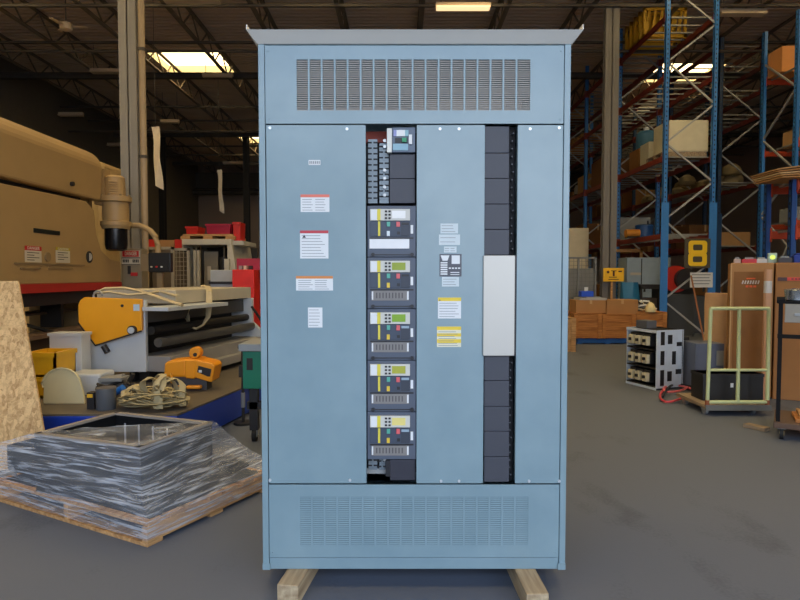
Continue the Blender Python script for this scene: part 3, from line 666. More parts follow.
MB().prism([(lc(228), 0), (lc(240), 0), (lc(240), 1.0), (lc(232.5), ztop-.12), (lc(228), ztop-.12)], lambda u, v, w_: Vector((u, w_, v)), 0, 1.6).build('side_panel', cellm, t)
MB().box((lc(182), 0, 0), (lc(184), 1.6, ztop-.12)).build('side_panel', cellm, t); MB().box((lc(182), 1.55, 0), (lc(240), 1.6, ztop-.12)).build('back_panel', dark, t)
MB().box((lc(200), .3, 0), (lc(214), .36, zz(251, Yc))).build('inner_door', M('inner_door', (140, 130, 112), .5), t)
MB().box((lc(203.5), .28, 1.3), (lc(207), .3, zz(266, Yc))).build('notice', pap, t)
MB().box((lc(226), -.1, .6), (lc(231), 0, zz(259, Yc))).build('control_box', cellm, t)
for px in (192, 217, 221): MB().box((lc(px), .5, 0), (lc(px+1.5), .56, ztop-.12)).build('upright', olive, t)
MB().cyl((lc(223), .1, .4), (lc(223), .1, zz(257, Yc)), .09, n=14).build('spindle_motor', dark, t)
zt = ztop
t = thing('wooden_pallet', 'small wooden pallet lying on the roof of the pale grey machining cell', 'pallet', (P(207, 300, Yc).x, Yc+.1, zt), group=None)
hw = 25/F*Yc
MB().box((-hw, 0, .07), (hw, .9, .11)).build('deck', pine, t)
for s in (-1, 0, 1): MB().box((s*hw*.9-.1, 0, 0), (s*hw*.9+.1, .9, .07)).build('bearer', pine, t)
def tote(px0, px1, py0, Y, zbot, dep, m, label, name='plastic_bin', grp=None):
    xa, xb, zt_ = P(px0, 300, Y).x, P(px1, 300, Y).x, zz(py0, Y)
    t = thing(name, label, 'bin', ((xa+xb)/2, Y, zbot), group=grp); w_ = (xb-xa)/2; h_ = zt_-zbot; s = .9
    f = MB(); o = [(-w_*s, 0), (w_*s, 0), (w_*s, dep*s), (-w_*s, dep*s)]; q = [(-w_, -.02), (w_, -.02), (w_, dep), (-w_, dep)]
    f.add([(x, y, 0) for x, y in o]+[(x, y, h_) for x, y in q]+[(x*.88, y*.88+.03, h_) for x, y in q]+[(x*.85, y*.85+.04, .02) for x, y in o],
          [(3,2,1,0)]+[(i, (i+1) % 4, (i+1) % 4+4, i+4) for i in range(4)]+[(i+4, (i+1) % 4+4, (i+1) % 4+8, i+8) for i in range(4)]+[(i+8, (i+1) % 4+8, (i+1) % 4+12, i+12) for i in range(4)]+[(12,13,14,15)])
    f.build('tub', m, t); MB().box((-w_-.01, -.035, h_-.04), (w_+.01, -.015, h_)).build('rim', m, t); return t
crim2 = M('bin_crimson', (170, 32, 62), .4); red2 = M('bin_red', (206, 44, 36), .4)
zp = zt+.11
tote(187, 199, 226.5, Yc+.15, zp, .5, red2, 'small dull red bin at the left end of the pallet on the machine roof')
tote(207, 231.5, 224, Yc+.15, zp, .6, crim2, 'wide crimson plastic bin in the middle of the pallet on the machine roof')
t0 = tote(234, 241.5, 226.5, Yc+.2, ztop-.12, .4, red2, 'narrow red bin right of the crimson one, past the pallet end')
t0.location.z = ztop-.03
MB().box((lc(228), .1, ztop-.12), (lc(243), 1.2, ztop-.03)).build('bin_shelf', cellm, [o for o in COL.objects if o.name == 'machining_cell'][0])
tote(189, 197, 250, 13.8, .0, .3, red2, 'dim red bin standing behind the mesh guard') 
for i, (a, b_, py, c_) in enumerate(((169, 176, 249, 'red'), (162, 169, 246, 'beige'))): pass
Yr = 10.6
t = thing('red_cabinet', 'bright red sheet-metal cabinet with open crimson top compartment at the left edge of the switchboard', 'cabinet', (P(246, 300, Yr).x, Yr, 0))
a, b_ = P(232.5, 300, Yr).x-P(246, 300, Yr).x, P(254, 300, Yr).x-P(246, 300, Yr).x
MB().box((a, 0, 0), (b_, .7, zz(269.5, Yr))).build('body', M('bright_red', (232, 44, 36), .4), t, bevel=.01)
MB().box((a, .3, zz(269.5, Yr)), (b_+.2, .7, zz(258, Yr))).build('top_tray', crim2, t)
for px in (236, 241, 246): MB().box((P(px, 300, Yr).x-P(246, 300, Yr).x, .2, zz(269.5, Yr)), (P(px+3.2, 300, Yr).x-P(246, 300, Yr).x, .3, zz(265.5, Yr))).build('small_part', [dark, pap, grey][(int(px)) % 3], t)
t = thing('grey_cabinet', 'low pale grey box cabinet standing left of the bright red cabinet', 'cabinet', (P(222, 300, 11).x, 11, 0))
a = 11.5/F*11; MB().box((-a, 0, 0), (a, .6, zz(270, 11))).build('body', M('cab_grey', (176, 182, 188), .45), t, bevel=.01); MB().box((-a-.02, -.03, zz(284, 11)), (a, 0, zz(281.5, 11))).build('drawer_gap', blk, t)
t = thing('stacked_cartons', 'beige carton with red side lying on the guard behind the pendant arm', 'box', (P(166, 300, 12.3).x, 12.3, 0))
a = 13/F*12.3; MB().box((-a, 0, 0), (a, .5, zz(249, 12.3))).build('carton', M('dim_tan', (104, 90, 74), .8), t); MB().box((-a*.5, 0, zz(249, 12.3)), (a*.7, .4, zz(240, 12.3))).build('carton', card, t); 
for px in (150, 176): x_ = P(px, 300, 12.3).x-P(166, 300, 12.3).x; MB().box((x_, -.02, zz(249, 12.3)), (x_+.14, 0, zz(239.5, 12.3))).build('red_end', red2, t)
# ---- folding machine ----
near = Vector((-2.59, 6.1)); far = Vector((-2.09, 8.2)); ax = (far-near).normalized(); nx = Vector((-ax.y, ax.x))  # nx points left
t = thing('folding_machine', 'pale blue-grey sheet folding machine with orange end cover and long rollers', 'machine', (near.x, near.y, 0))
def xyN(px, Y=6.1): return P(px, 300, Y).x-near.x
def zN(py, Y=6.1): return P(400, py, Y).z
side = [(xyN(87), zN(372)), (xyN(145), zN(372)), (xyN(145), zN(300)), (xyN(88), zN(300))]
f3 = lambda u, v, w_: Vector((u, w_, v))
MB().prism([(xyN(50), 0.29), (xyN(145), .29), (xyN(145), zN(302)), (xyN(100), zN(302)), (xyN(93), zN(343)), (xyN(50), zN(343))][0:0] or side, f3, 0, .06).build('end_plate', lgrey, t, bevel=.004)
poly = [(xyN(143.5), zN(299)), (xyN(143.5), zN(330)), (xyN(97), zN(344.5)), (xyN(80.5), zN(322)), (xyN(80.5), zN(305)), (xyN(82.5), zN(300)), (xyN(87), zN(297))]
MB().prism(poly, f3, -.05, -.004).build('orange_cover', orange_p, t, bevel=.008)
q = MB(); q.bar((xyN(143.5), -.055, zN(330.5)), (xyN(97), -.055, zN(345)), .008, .014); q.bar((xyN(97), -.055, zN(345)), (xyN(80.5), -.055, zN(322.5)), .008, .01); q.build('cover_edge', blk, t)
p0 = (xyN(134.5), zN(329.5)); MB().cyl((p0[0], -.085, p0[1]), (p0[0], -.05, p0[1]), .045, n=18).build('pivot_ring', blk, t, smooth=True); MB().cyl((p0[0], -.1, p0[1]), (p0[0], -.08, p0[1]), .032, n=18).build('pivot_cap', lgrey, t, smooth=True)
MB().cyl((xyN(124.5), -.06, zN(305.5)), (xyN(124.5), -.05, zN(305.5)), .014, n=12).build('hole_plug', blk, t)
MB().box((xyN(135.5), -.053, zN(310.5)), (xyN(141.5), -.05, zN(304))).build('badge', M('badge_blue', (186, 210, 226), .5), t)
MB().cyl((xyN(105), -.05, zN(345)), (xyN(109), -.05, zN(352)), .03, n=12).build('lever_knob', blk, t, smooth=True)
def A(s, l, z, ): v = near+ax*s+nx*l-near; return Vector((v.x, v.y, z))
L = (far-near).length
def slab(nm, s0, s1, l0, l1, z0, z1, m, bev=.004):
    T = Matrix(((ax.x, nx.x, 0, 0), (ax.y, nx.y, 0, 0), (0, 0, 1, 0), (0, 0, 0, 1)))
    return MB().box((s0, l0, z0), (s1, l1, z1), T).build(nm, m, t, bevel=bev)
slab('top_table', .45, L+.02, -.05, .95, 1.10, 1.245, M('table_top', (196, 188, 170), .5))
slab('top_edge', -.05, L*.52, -.3, .0, 1.05, 1.09, lgrey)
slab('clamp_beam', .05, L, .02, .3, .92, 1.08, M('beam_dark', (70, 68, 66), .5))
q = MB(); q.cyl(A(.06, -.02, .84), A(L-.05, -.02, .84), .045, n=14).build('upper_roller', dark, t, smooth=True)
MB().cyl(A(.06, -.1, .72), A(L-.05, -.1, .72), .05, n=14).build('lower_roller', M('roller_grey', (96, 96, 96), .4, .4), t, smooth=True)
slab('lower_beam', .05, L, -.25, .15, .42, .58, M('lower_beam', (150, 148, 146), .45))
slab('front_lip', .05, L, -.35, -.25, .36, .45, M('lower_beam', (150, 148, 146), .45))
slab('dark_back', .08, L, .2, .26, .3, 1.0, dark)
T = Matrix(((ax.x, nx.x, 0, 0), (ax.y, nx.y, 0, 0), (0, 0, 1, 0), (0, 0, 0, 1)))
pf = [(-.28, .3), (.7, .3), (.7, 1.1), (-.1, 1.1), (-.1, .78), (-.28, .62)]
MB().prism(pf, lambda u, v, w_: T @ Vector((w_, u, v)), L-.06, L).build('far_end_plate', lgrey, t, bevel=.004)
MB().bar(A(L-.1, -.12, .99), A(L-.1, -.4, .62), .025, .025).build('hand_lever', dark, t)
for s, l in ((.1, .1), (.1, .7), (L-.15, .1), (L-.15, .6)): slab('foot_block', s, s+.12, l-.06, l+.06, .3, .5, dark)
fm = t
# electrical box with warning triangle left of it, round motor, junction parts
t = thing('electrical_box', 'pale grey electrical box with yellow warning triangle in front of the folding machine', 'electrical box', P(66, 377, 5.75))
a = 16/F*5.75; h_ = zN(334, 5.75)-.3; t.location.z = .3
MB().box((-a, 0, 0), (a, .18, h_)).build('case', lgrey, t, bevel=.006); MB().box((-a-.01, -.012, h_-.02), (a+.01, .19, h_+.008)).build('lid', lgrey, t)
MB().box((-a+.02, -.008, .04), (a*.7, 0, h_*.72)).build('front_door', lgrey, t, bevel=.003)
q = MB(); q.add([(-.07, -.012, .18), (.03, -.012, .18), (-.02, -.012, .27)], [(0, 1, 2)]); q.build('warning_triangle', M('warn_yellow', (240, 190, 30), .5), t, solid=.002)
q = MB(); q.add([(-.035, -.016, .195), (-.005, -.016, .195), (-.02, -.016, .245)], [(0, 1, 2)]); q.build('triangle_symbol', blk, t, solid=.001)
t = thing('gear_housing', 'light grey motor housing with small fittings in front of the orange-covered end plate', 'motor', (P(85, 300, 5.5).x, 5.5, .3))
MB().box((-.2, 0, 0), (.12, .3, .2)).build('housing', lgrey, t, bevel=.02); MB().cyl((.12, .1, .1), (.3, .1, .13), .06, n=14).build('motor', M('motor_grey', (150, 152, 154), .4), t, smooth=True)
MB().box((.13, -.05, .14), (.34, .12, .17)).build('terminal_plate', grey, t); MB().cyl((.3, .05, .0), (.42, .02, .2), .02, n=8).build('hose_fitting', dark, t, smooth=True)
# ---- blue steel platform ----
t = thing('steel_platform', 'long low blue steel machine bed with flat grey top behind the wrapped pallet', 'platform', (-1.78, 4.75, 0))
e1 = Vector((.25, 1.29, 0)).normalized(); le = 3.9
f = [(0, 0), (e1.x*le, e1.y*le), (e1.x*le-2.3, e1.y*le), (-2.2, 0)]
bl = M('deep_blue', (22, 62, 172), .35, var=.08)
MB().prism(f, lambda u, v, w_: Vector((u, v, w_)), .02, .285).build('bed', bl, t, bevel=.01)
MB().prism([(u*.998, v*.998+.01) for u, v in f], lambda u, v, w_: Vector((u, v, w_)), .285, .3).build('deck', M('platform_deck', (96, 88, 78), .6, var=.2), t)
MB().prism([(.0, .02), (e1.x*le, e1.y*le), (e1.x*le-.5, e1.y*le), (-.5, .02)], lambda u, v, w_: Vector((u-.1, v+.03, w_)), 0, .02).build('plinth', dark, t)
for s in (2.2, 1.35):
    v = e1*s; 
    MB().box((v.x+.0, v.y-.04, .17), (v.x+.045, v.y+.04, .29)).build('yellow_stop', M('stop_yellow', (226, 176, 40), .5), t, bevel=.004)
# items on the platform
PT = .3
t = thing('motor_can', 'dark grey cylindrical motor can standing beside the beige strap heap', 'motor', (P(104, 300, 4.95).x, 4.95, PT))
MB().lathe([(.075, 0), (.078, .005), (.078, .165), (.082, .168), (.082, .18), (.03, .182)]).build('can', M('can_grey', (86, 90, 96), .45), t, smooth=True)
MB().box((-.15, -.02, .0), (-.09, .06, .14)).build('side_box', blk, t); MB().box((-.145, -.025, .1), (-.1, .0, .13)).build('yellow_cap', M('stop_yellow', (226, 176, 40), .5), t)
t = thing('round_guard', 'cream half-round sheet guard leaning on the blue bed beside the yellow bins', 'guard', (P(60, 300, 5.15).x, 5.15, PT))
pf = [(-.17, 0)]+[(.15*math.cos(a)*1.05, .31*math.sin(a)) for a in [math.pi-i*math.pi/16 for i in range(17)]]
pf = [(-.17, 0), (-.17, .14)]+[(-.02+.17*math.cos(math.pi-i*math.pi/14), .14+.165*math.sin(math.pi-i*math.pi/14)) for i in range(1, 14)]+[(.17, .1), (.19, 0)]
MB().prism(pf, lambda u, v, w_: Vector((u, w_+v*.12, v)), 0, .03).build('disc', M('guard_cream', (206, 198, 160), .6), t, bevel=.006)
MB().tube([(x_, z_*.12-.005, z_) for x_, z_ in pf[1:-1]], .008, 6).build('rolled_edge', M('guard_cream', (206, 198, 160), .6), t, smooth=True)
t = thing('strap_heap', 'tangled heap of beige webbing straps piled on the blue bed', 'straps', (P(152, 300, 5.0).x, 5.0, PT))
q = MB(); rr = random.Random(3); stm = M('webbing', (176, 162, 124), .8)
for k in range(15):
    a0 = rr.uniform(0, 6.28); ra, rb = rr.uniform(.14, .29), rr.uniform(.1, .2); z0 = rr.uniform(.015, .06); tl = rr.uniform(.0, .05); pts = []
    for i in range(26):
        a = a0+i*2*math.pi/26; pts.append((ra*math.cos(a)+rr.uniform(-.012, .012), rb*math.sin(a)+rr.uniform(-.01, .01), z0+tl*(1+math.sin(a*2+k))+.012))
    q.tube(pts, .017, 6, .35, closed=True)
q.build('coils', stm, t, smooth=True)
for k, (xa, xb, y_, h_) in enumerate(((-.2, -.02, -.05, .13), (-.05, .2, .02, .2), (-.08, .1, -.08, .19), (.05, .27, -.02, .17), (.08, .12, -.1, .2), (-.3, -.1, .08, .11))):
    pts = [(xa+(xb-xa)*i/14+.01*math.sin(i*1.3), y_+.06*math.sin(i*.5+k), .02+h_*math.sin(math.pi*i/14)**.7) for i in range(15)]
    MB().tube([(p_[0], p_[1], p_[2]*1.3) for p_ in pts], .027, 6, .35).build('strap_loop', stm, t, smooth=True)
t = thing('hose_tangle', 'dark hoses and blue fitting lying between the motor can and the strap heap', 'hoses', (P(122, 300, 5.35).x, 5.35, PT))
for k in range(5):
    pts = [(-.25+.5*i/12+.03*math.sin(i+k), .05*k-.1+.04*math.cos(i*.8+k), .03+.11*abs(math.sin(i*.35+k*.8))) for i in range(13)]
    MB().tube(pts, .014, 7).build('hose', dark, t, smooth=True)
MB().cyl((-.02, -.12, .08), (.06, -.14, .13), .03, n=12).build('blue_fitting', M('fitting_blue', (40, 110, 190), .4), t, smooth=True)
# yellow electric chain hoist
Yh = 5.75; t = thing('chain_hoist', 'orange-yellow electric chain hoist body lying on the blue bed', 'hoist', (P(188, 300, Yh).x, Yh, PT))
ho = M('hoist_orange', (238, 154, 24), .4, var=.06); s = 1/F*Yh
def hx(px): return (px-188)*s
def hz(py): return P(188, py, Yh).z-PT
mb = MB().prism([(hx(162), hz(377)), (hx(163), hz(364)), (hx(167), hz(361)), (hx(185), hz(359)), (hx(185), hz(377.5))], f3, .0, .22); mb.build('motor_end', ho, t, bevel=.02)
mb = MB().prism([(hx(184.5), hz(378)), (hx(184), hz(359.5)), (hx(198), hz(359)), (hx(194), hz(379))], f3, -.02, .24); mb.build('gearbox', ho, t, bevel=.015)
mb = MB().prism([(hx(193), hz(376.5)), (hx(195), hz(359)), (hx(212), hz(363)), (hx(215), hz(366)), (hx(211.5), hz(382)), (hx(207), hz(381))], f3, -.03, .22); mb.build('control_end', ho, t, bevel=.012)
mb = MB().prism([(hx(197.3), hz(371.5)), (hx(198.6), hz(365.3)), (hx(211.6), hz(368.6)), (hx(210.3), hz(376)), (hx(208), hz(376))], f3, -.034, -.028).build('rating_plate', blk, t)
mb = MB().box((hx(199), -.037, hz(372)), (hx(202), -.033, hz(369.5))).build('plate_symbol', white, t)
mb = MB(); mb.cyl((hx(192.5), .03, hz(353.5)), (hx(192.5), .14, hz(353.5)), .055, n=20).build('suspension_eye', ho, t, bevel=.01)
MB().cyl((hx(193.5), .015, hz(355)), (hx(193.5), .03, hz(355)), .018, n=12).build('eye_hole', dark, t)
MB().box((hx(186), -.05, 0.02), (hx(201), .02, hz(385))).build('pendant_switch', ho, t, bevel=.015)
MB().box((hx(170), .02, 0), (hx(205), .18, hz(376))).build('chain_container', M('hoist_dark_grey', (70, 70, 72), .6), t)  # plain dark grey box below the hoist body
MB().tube([(hx(186), -.04, .05), (hx(178), -.05, .05), (hx(172), -.04, .09), (hx(170), .0, .17)], .012, 7).build('cable', M('cable_yellow', (220, 150, 40), .5), t, smooth=True)
# straps lying on the folding machine's top
t = thing('lifting_sling', 'beige lifting sling draped along the folding machine top and hanging over its edge', 'sling', (near.x, near.y, 1.245))
sw = M('sling_beige', (198, 182, 146), .8)
def SP(px, py, z): g = G(px, py, z); return g-Vector((near.x, near.y, 1.245))
pz = 1.252
pts = [P(x_, y_, Y_)-Vector((near.x, near.y, 1.245)) for x_, y_, Y_ in ((96, 293, 6.3), (105, 288.5, 6.3), (125, 288, 6.35), (140, 291, 6.4), (158, 297, 6.3), (172, 302, 6.2), (182, 305, 6.15))]
# sling runs at a height just above the table / edge rail
MB().tube(pts, .03, 8, .5).build('webbing', sw, t, smooth=True)
pts = [P(x_, y_, Y_)-Vector((near.x, near.y, 1.245)) for x_, y_, Y_ in ((96, 293, 6.3), (110, 292, 6.25), (128, 295, 6.25), (146, 293.5, 6.35), (160, 291.5, 6.6), (178, 296, 6.4))]
MB().tube(pts, .026, 8, .5).build('webbing', sw, t, smooth=True)
pts = [P(x_, y_, Y_)-Vector((near.x, near.y, 1.245)) for x_, y_, Y_ in ((203, 286, 7.3), (208, 287, 7.2), (209.5, 292, 7.0), (209, 305, 6.95), (208, 317, 6.9), (203, 325, 6.85), (196, 329, 6.85), (190, 326, 6.85), (187, 317, 6.85), (188, 308, 6.9))]
MB().tube(pts, .035, 8, .4).build('hanging_loop', sw, t, smooth=True)
MB().tube([P(94+8*math.cos(a)*.55+4, 296-5*math.sin(a), 6.15)-Vector((near.x, near.y, 1.245)) for a in [i*.5 for i in range(13)]], .012, 7).build('shackle', steel, t, smooth=True)
# yellow bins on a shelf unit at left, partly behind the board
t = thing('yellow_bin', 'deep yellow plastic crate, upper of the two behind the strand board', 'bin', (P(38, 300, 5.4).x, 5.4, .49), group=None)
yb_ = M('crate_yellow', (226, 176, 30), .45)
def crate(t, w_, d_, h_):
    f = MB().box((-w_, 0, 0), (w_, d_, .02)); 
    for a, c in (((-w_, 0, 0), (w_, .02, h_)), ((-w_, d_-.02, 0), (w_, d_, h_)), ((-w_, 0, 0), (-w_+.02, d_, h_)), ((w_-.02, 0, 0), (w_, d_, h_))): f.box(a, c)
    f.build('tub', yb_, t); MB().box((-w_-.015, -.015, h_-.04), (w_+.015, 0, h_)).box((w_, -.015, h_-.04), (w_+.015, d_, h_)).build('rim', yb_, t)
crate(t, .14, .35, .22)
t = thing('yellow_bin', 'deep yellow plastic crate at the bottom of the stack behind the strand board', 'bin', (P(36, 300, 5.4).x, 5.4, PT))
crate(t, .13, .35, .19)
# leaning OSB sheet
t = thing('strand_board', 'large tan oriented strand board sheet leaning at the left edge', 'board', (-3.0, 4.3, 0))
a = Vector((P(48, 455, 4.3).x+3.0, .0, .05)); d = Vector((P(18, 281, 4.62).x-P(48, 455, 4.3).x, .32, P(18, 281, 4.62).z-.05-P(48, 455, 4.3).z+.0))
base = P(50, 468, 4.3)-Vector((-3.0, 4.3, 0)); top = P(18, 281, 4.62)-Vector((-3.0, 4.3, 0)); base.z = max(base.z, 0)
dn = (top-base).normalized(); lf = Vector((-1, 0, 0)); nn = dn.cross(lf).normalized()
k = 1.22; kk = base.z/dn.z if abs(dn.z) > .1 else 0; b0 = base-dn*kk
vs = [b0, b0+lf*k, top+lf*k, top]
dz = -min(v.z for v in vs); vs = [v+dn*max(0, -v.z)/dn.z for v in vs]
MB().add([v for v in vs]+[v+nn*(-.018 if nn.y < 0 else .018) for v in vs], [(0,1,2,3), (7,6,5,4)]+[(i, (i+1) % 4, (i+1) % 4+4, i+4) for i in range(4)]).build('panel', osb_mat(), t)
MB().box((-.9, .37, 0), (-.8, .44, 1.2)).build('prop', pine, t)
# green machine with caster at the switchboard edge
t = thing('green_machine', 'small teal-green machine on a castor stand, half hidden by the switchboard left side', 'machine', (P(252, 300, 5.0).x, 5.0, 0))
grn = M('teal_green', (20, 122, 96), .4); zt, zb = zN(351, 5), zN(389, 5)
MB().box((-.085, 0, zb), (.35, .4, zt)).build('case', grn, t, bevel=.008); MB().box((-.11, -.03, zt), (.4, .44, zt+.06)).build('table_top', M('grey_top', (150, 158, 164), .4), t, bevel=.004)
for x_ in (-.04, .25): MB().box((x_, .03, .1), (x_+.07, .1, zb)).build('leg', blk, t)
MB().box((-.06, .03, .28), (.3, .1, .34)).build('cross_rail', blk, t)
MB().box((-.05, -.004, zt-.16), (.0, 0, zt-.06)).build('switch_plate', dark, t); 
for x_ in (-.02, .28):
    p = MB().cyl((x_-.0, .06, .055), (x_+.035, .06, .055), .055, n=18).build('castor', rubber, t, smooth=True); MB().cyl((x_-.004, .06, .055), (x_+.039, .06, .055), .022, n=12).build('hub', steel, p)
    MB().box((x_-.012, .04, .055), (x_+.047, .08, .12)).build('fork', steel, t)
t = thing('clamp_stand', 'slim dark vertical clamp rod with yellow tag left of the teal machine', 'clamp', (P(234.5, 300, 5.65).x+.07, 5.65, 0))
MB().cyl((0, 0, 0.0), (0, 0, zN(345, 5.65)), .014, n=10).build('rod', dark, t, smooth=True); MB().box((-.03, -.03, .45), (.03, .03, .56)).build('clamp', dark, t); MB().cyl((0, -.02, zN(347, 5.65)), (0, .02, zN(347, 5.65)), .04, n=14).build('knob', dark, t)
MB().cyl((0, 0, 0), (0, 0, .02), .09, n=18).build('foot', dark, t); MB().cyl((0, 0, .16), (0, 0, .3), .02, n=10).build('collar', steel, t)
# ---- wrapped pallet ----
ang = math.radians(62); pc = Vector((-1.31, 3.06, 0)); v = Vector((math.cos(ang), math.sin(ang), 0)); u = Vector((-math.sin(ang), math.cos(ang), 0))
t = thing('wooden_pallet', 'wooden pallet on the floor under the film-wrapped black frames', 'pallet', pc, ang)
PL, PW = .98, 1.42                    # along v (local x), along u (local y)
for k in range(3): MB().box((0, (PW-.1)*k/2, .02), (PL, (PW-.1)*k/2+.04 if k else .04, .105)).build('stringer', pine, t, bevel=.003)
for k in range(7): MB().box((PL*k/7+.01, 0, .105), (PL*k/7+.01+.1, PW, .125)).build('deck_board', pine, t, bevel=.002)
for k in range(3): MB().box(((PL-.1)*k/2, 0, 0), ((PL-.1)*k/2+.1, PW, .02)).build('bottom_board', pine, t, bevel=.002)
# black parts on the pallet
t = thing('black_sheet', 'thin flat black sheet lying under the black frame on the wooden pallet', 'sheet', pc+Vector((0, 0, .125)), ang); MB().box((.05, .04, 0), (PL-.07, PW-.06, .004)).build('sheet', M('black_frame', (26, 26, 28), .35), t)
bf = M('black_frame', (26, 26, 28), .35); 
fa = math.radians(69); fc = Vector((-1.415, 3.235, .129))
t = thing('open_steel_box', 'open-topped square black steel frame wrapped in film on the pallet', 'steel box', fc, fa)
FLx, FLy, FH = .60, .80, zz(449, 3.22)-.125
def wallbox(nm, a, b_, **k): return MB().box(a, b_).build(nm, bf, t, **k)
wallbox('side_wall', (0, 0, 0), (.012, FLy, FH)); wallbox('side_wall', (FLx-.012, 0, 0), (FLx, FLy, FH)); wallbox('side_wall', (0, 0, 0), (FLx, .012, FH)); wallbox('side_wall', (0, FLy-.012, 0), (FLx, FLy, FH)); wallbox('floor_plate', (0, 0, 0), (FLx, FLy, .01))
q = MB()
for a, c in (((-.004, -.004, FH-.012), (FLx+.004, .03, FH+.003)), ((-.004, FLy-.03, FH-.012), (FLx+.004, FLy+.004, FH+.003)), ((-.004, 0, FH-.012), (.03, FLy, FH+.003)), ((FLx-.03, 0, FH-.012), (FLx+.004, FLy, FH+.003))): q.box(a, c)
q.build('top_flange', M('flange_edge', (150, 142, 134), .4), t)
for k in range(6): MB().box((FLx-.016, .1+k*.12, .12), (FLx-.012, .112+k*.12, .28)).build('slot', M('slot_pale', (170, 170, 176), .5), t)
t = thing('black_crate', 'low wide black tray under the open black frame, wrapped in film', 'tray', fc+Vector((.0, .0, 0))+Vector((-math.sin(fa), math.cos(fa), 0))*.82, fa)
MB().box((0.2, 0, 0), (.74, .5, .012)).build('base', bf, t)
for a, c in (((.2, 0, 0), (.215, .5, .17)), ((.725, 0, 0), (.74, .5, .17)), ((.2, 0, 0), (.74, .015, .17)), ((.2, .485, 0), (.74, .5, .17))): MB().box(a, c).build('wall', bf, t)
t = thing('black_bracket', 'flat black steel offcuts lying right of the frame on the pallet', 'steel parts', pc+v*.78+u*.15+Vector((0, 0, .129)), ang+.1)
MB().box((0, 0, 0), (.17, .5, .03)).box((.02, .05, .03), (.12, .4, .07)).build('bracket', bf, t)
# stretch film: loft from the frame's top rim down over the pallet edges, plus a torn sheet across the top
fv = Vector((math.cos(fa), math.sin(fa), 0)); fu = Vector((-math.sin(fa), math.cos(fa), 0))
def ringpts(o, a, b_, la, lb, n=22):
    c = [o, o+a*la, o+a*la+b_*lb, o+b_*lb]; r = []
    for i in range(4):
        for k in range(n): r.append(c[i].lerp(c[(i+1) % 4], k/n))
    return r
zf = .125+FH
zf = .125+FH
top = ringpts(fc.xy.to_3d()-fv*.012-fu*.012+Vector((0,0,zf+.006)), fv, fu, FLx+.024, FLy+.024)
mid = ringpts(fc.xy.to_3d()-fv*.05-fu*.05+Vector((0,0,.31)), fv, fu, FLx+.24, FLy+.62)
low = ringpts(pc-v*.015-u*.015+Vector((0,0,.14)), v, u, PL+.03, PW+.03)
bot = ringpts(pc-v*.018-u*.018+Vector((0,0,.045)), v, u, PL+.036, PW+.036)
t = thing('stretch_film', 'clear wrinkled stretch film wound around the black frames and pallet', 'plastic film', pc)
rings = [top, mid, low, bot]; f = MB(); N = len(top); rows = 18
vs = []
for j in range(rows+1):
    s = j/rows*3; i = min(2, int(s)); fr = s-i
    for k in range(N):
        p = rings[i][k].lerp(rings[i+1][k], fr)
        cpt = (fc+fv*.3+fu*.4); out = (p-cpt); out.z = 0; out.normalize()
        am = .014*math.sin(math.pi*min(1, s/2.2)) if s < 2.2 else .003
        d_ = noise.noise(Vector((p.x*7+p.z*9, p.y*7, p.z*5)))*am*1.6+am*.6*math.sin(k*.9+j*1.3)
        vs.append(p+out*(d_+.003)-pc)
f.add(vs, [(j*N+k, j*N+(k+1) % N, (j+1)*N+(k+1) % N, (j+1)*N+k) for j in range(rows) for k in range(N)])
film = film_mat(); f.build('wrap', film, t, smooth=True, fix=False)
o0 = fc.xy.to_3d()+Vector((0, 0, zf+.01))-pc
a0, a1, a2, a3 = o0-fv*.01, o0+fv*(FLx+.01)-fu*.01, o0+fv*(FLx*.52)+fu*(FLy*.52), o0+fu*(FLy+.01)
MB().grid(lambda s, q_: (a0.lerp(a1, s)).lerp(a3.lerp(a2, s), q_)+Vector((0, 0, -.018*math.sin(math.pi*s)*math.sin(math.pi*q_)+.006*math.sin(s*17+q_*11)*math.sin(math.pi*s)+.004)), 22, 22).build('top_sheet', film, t, smooth=True, fix=False)
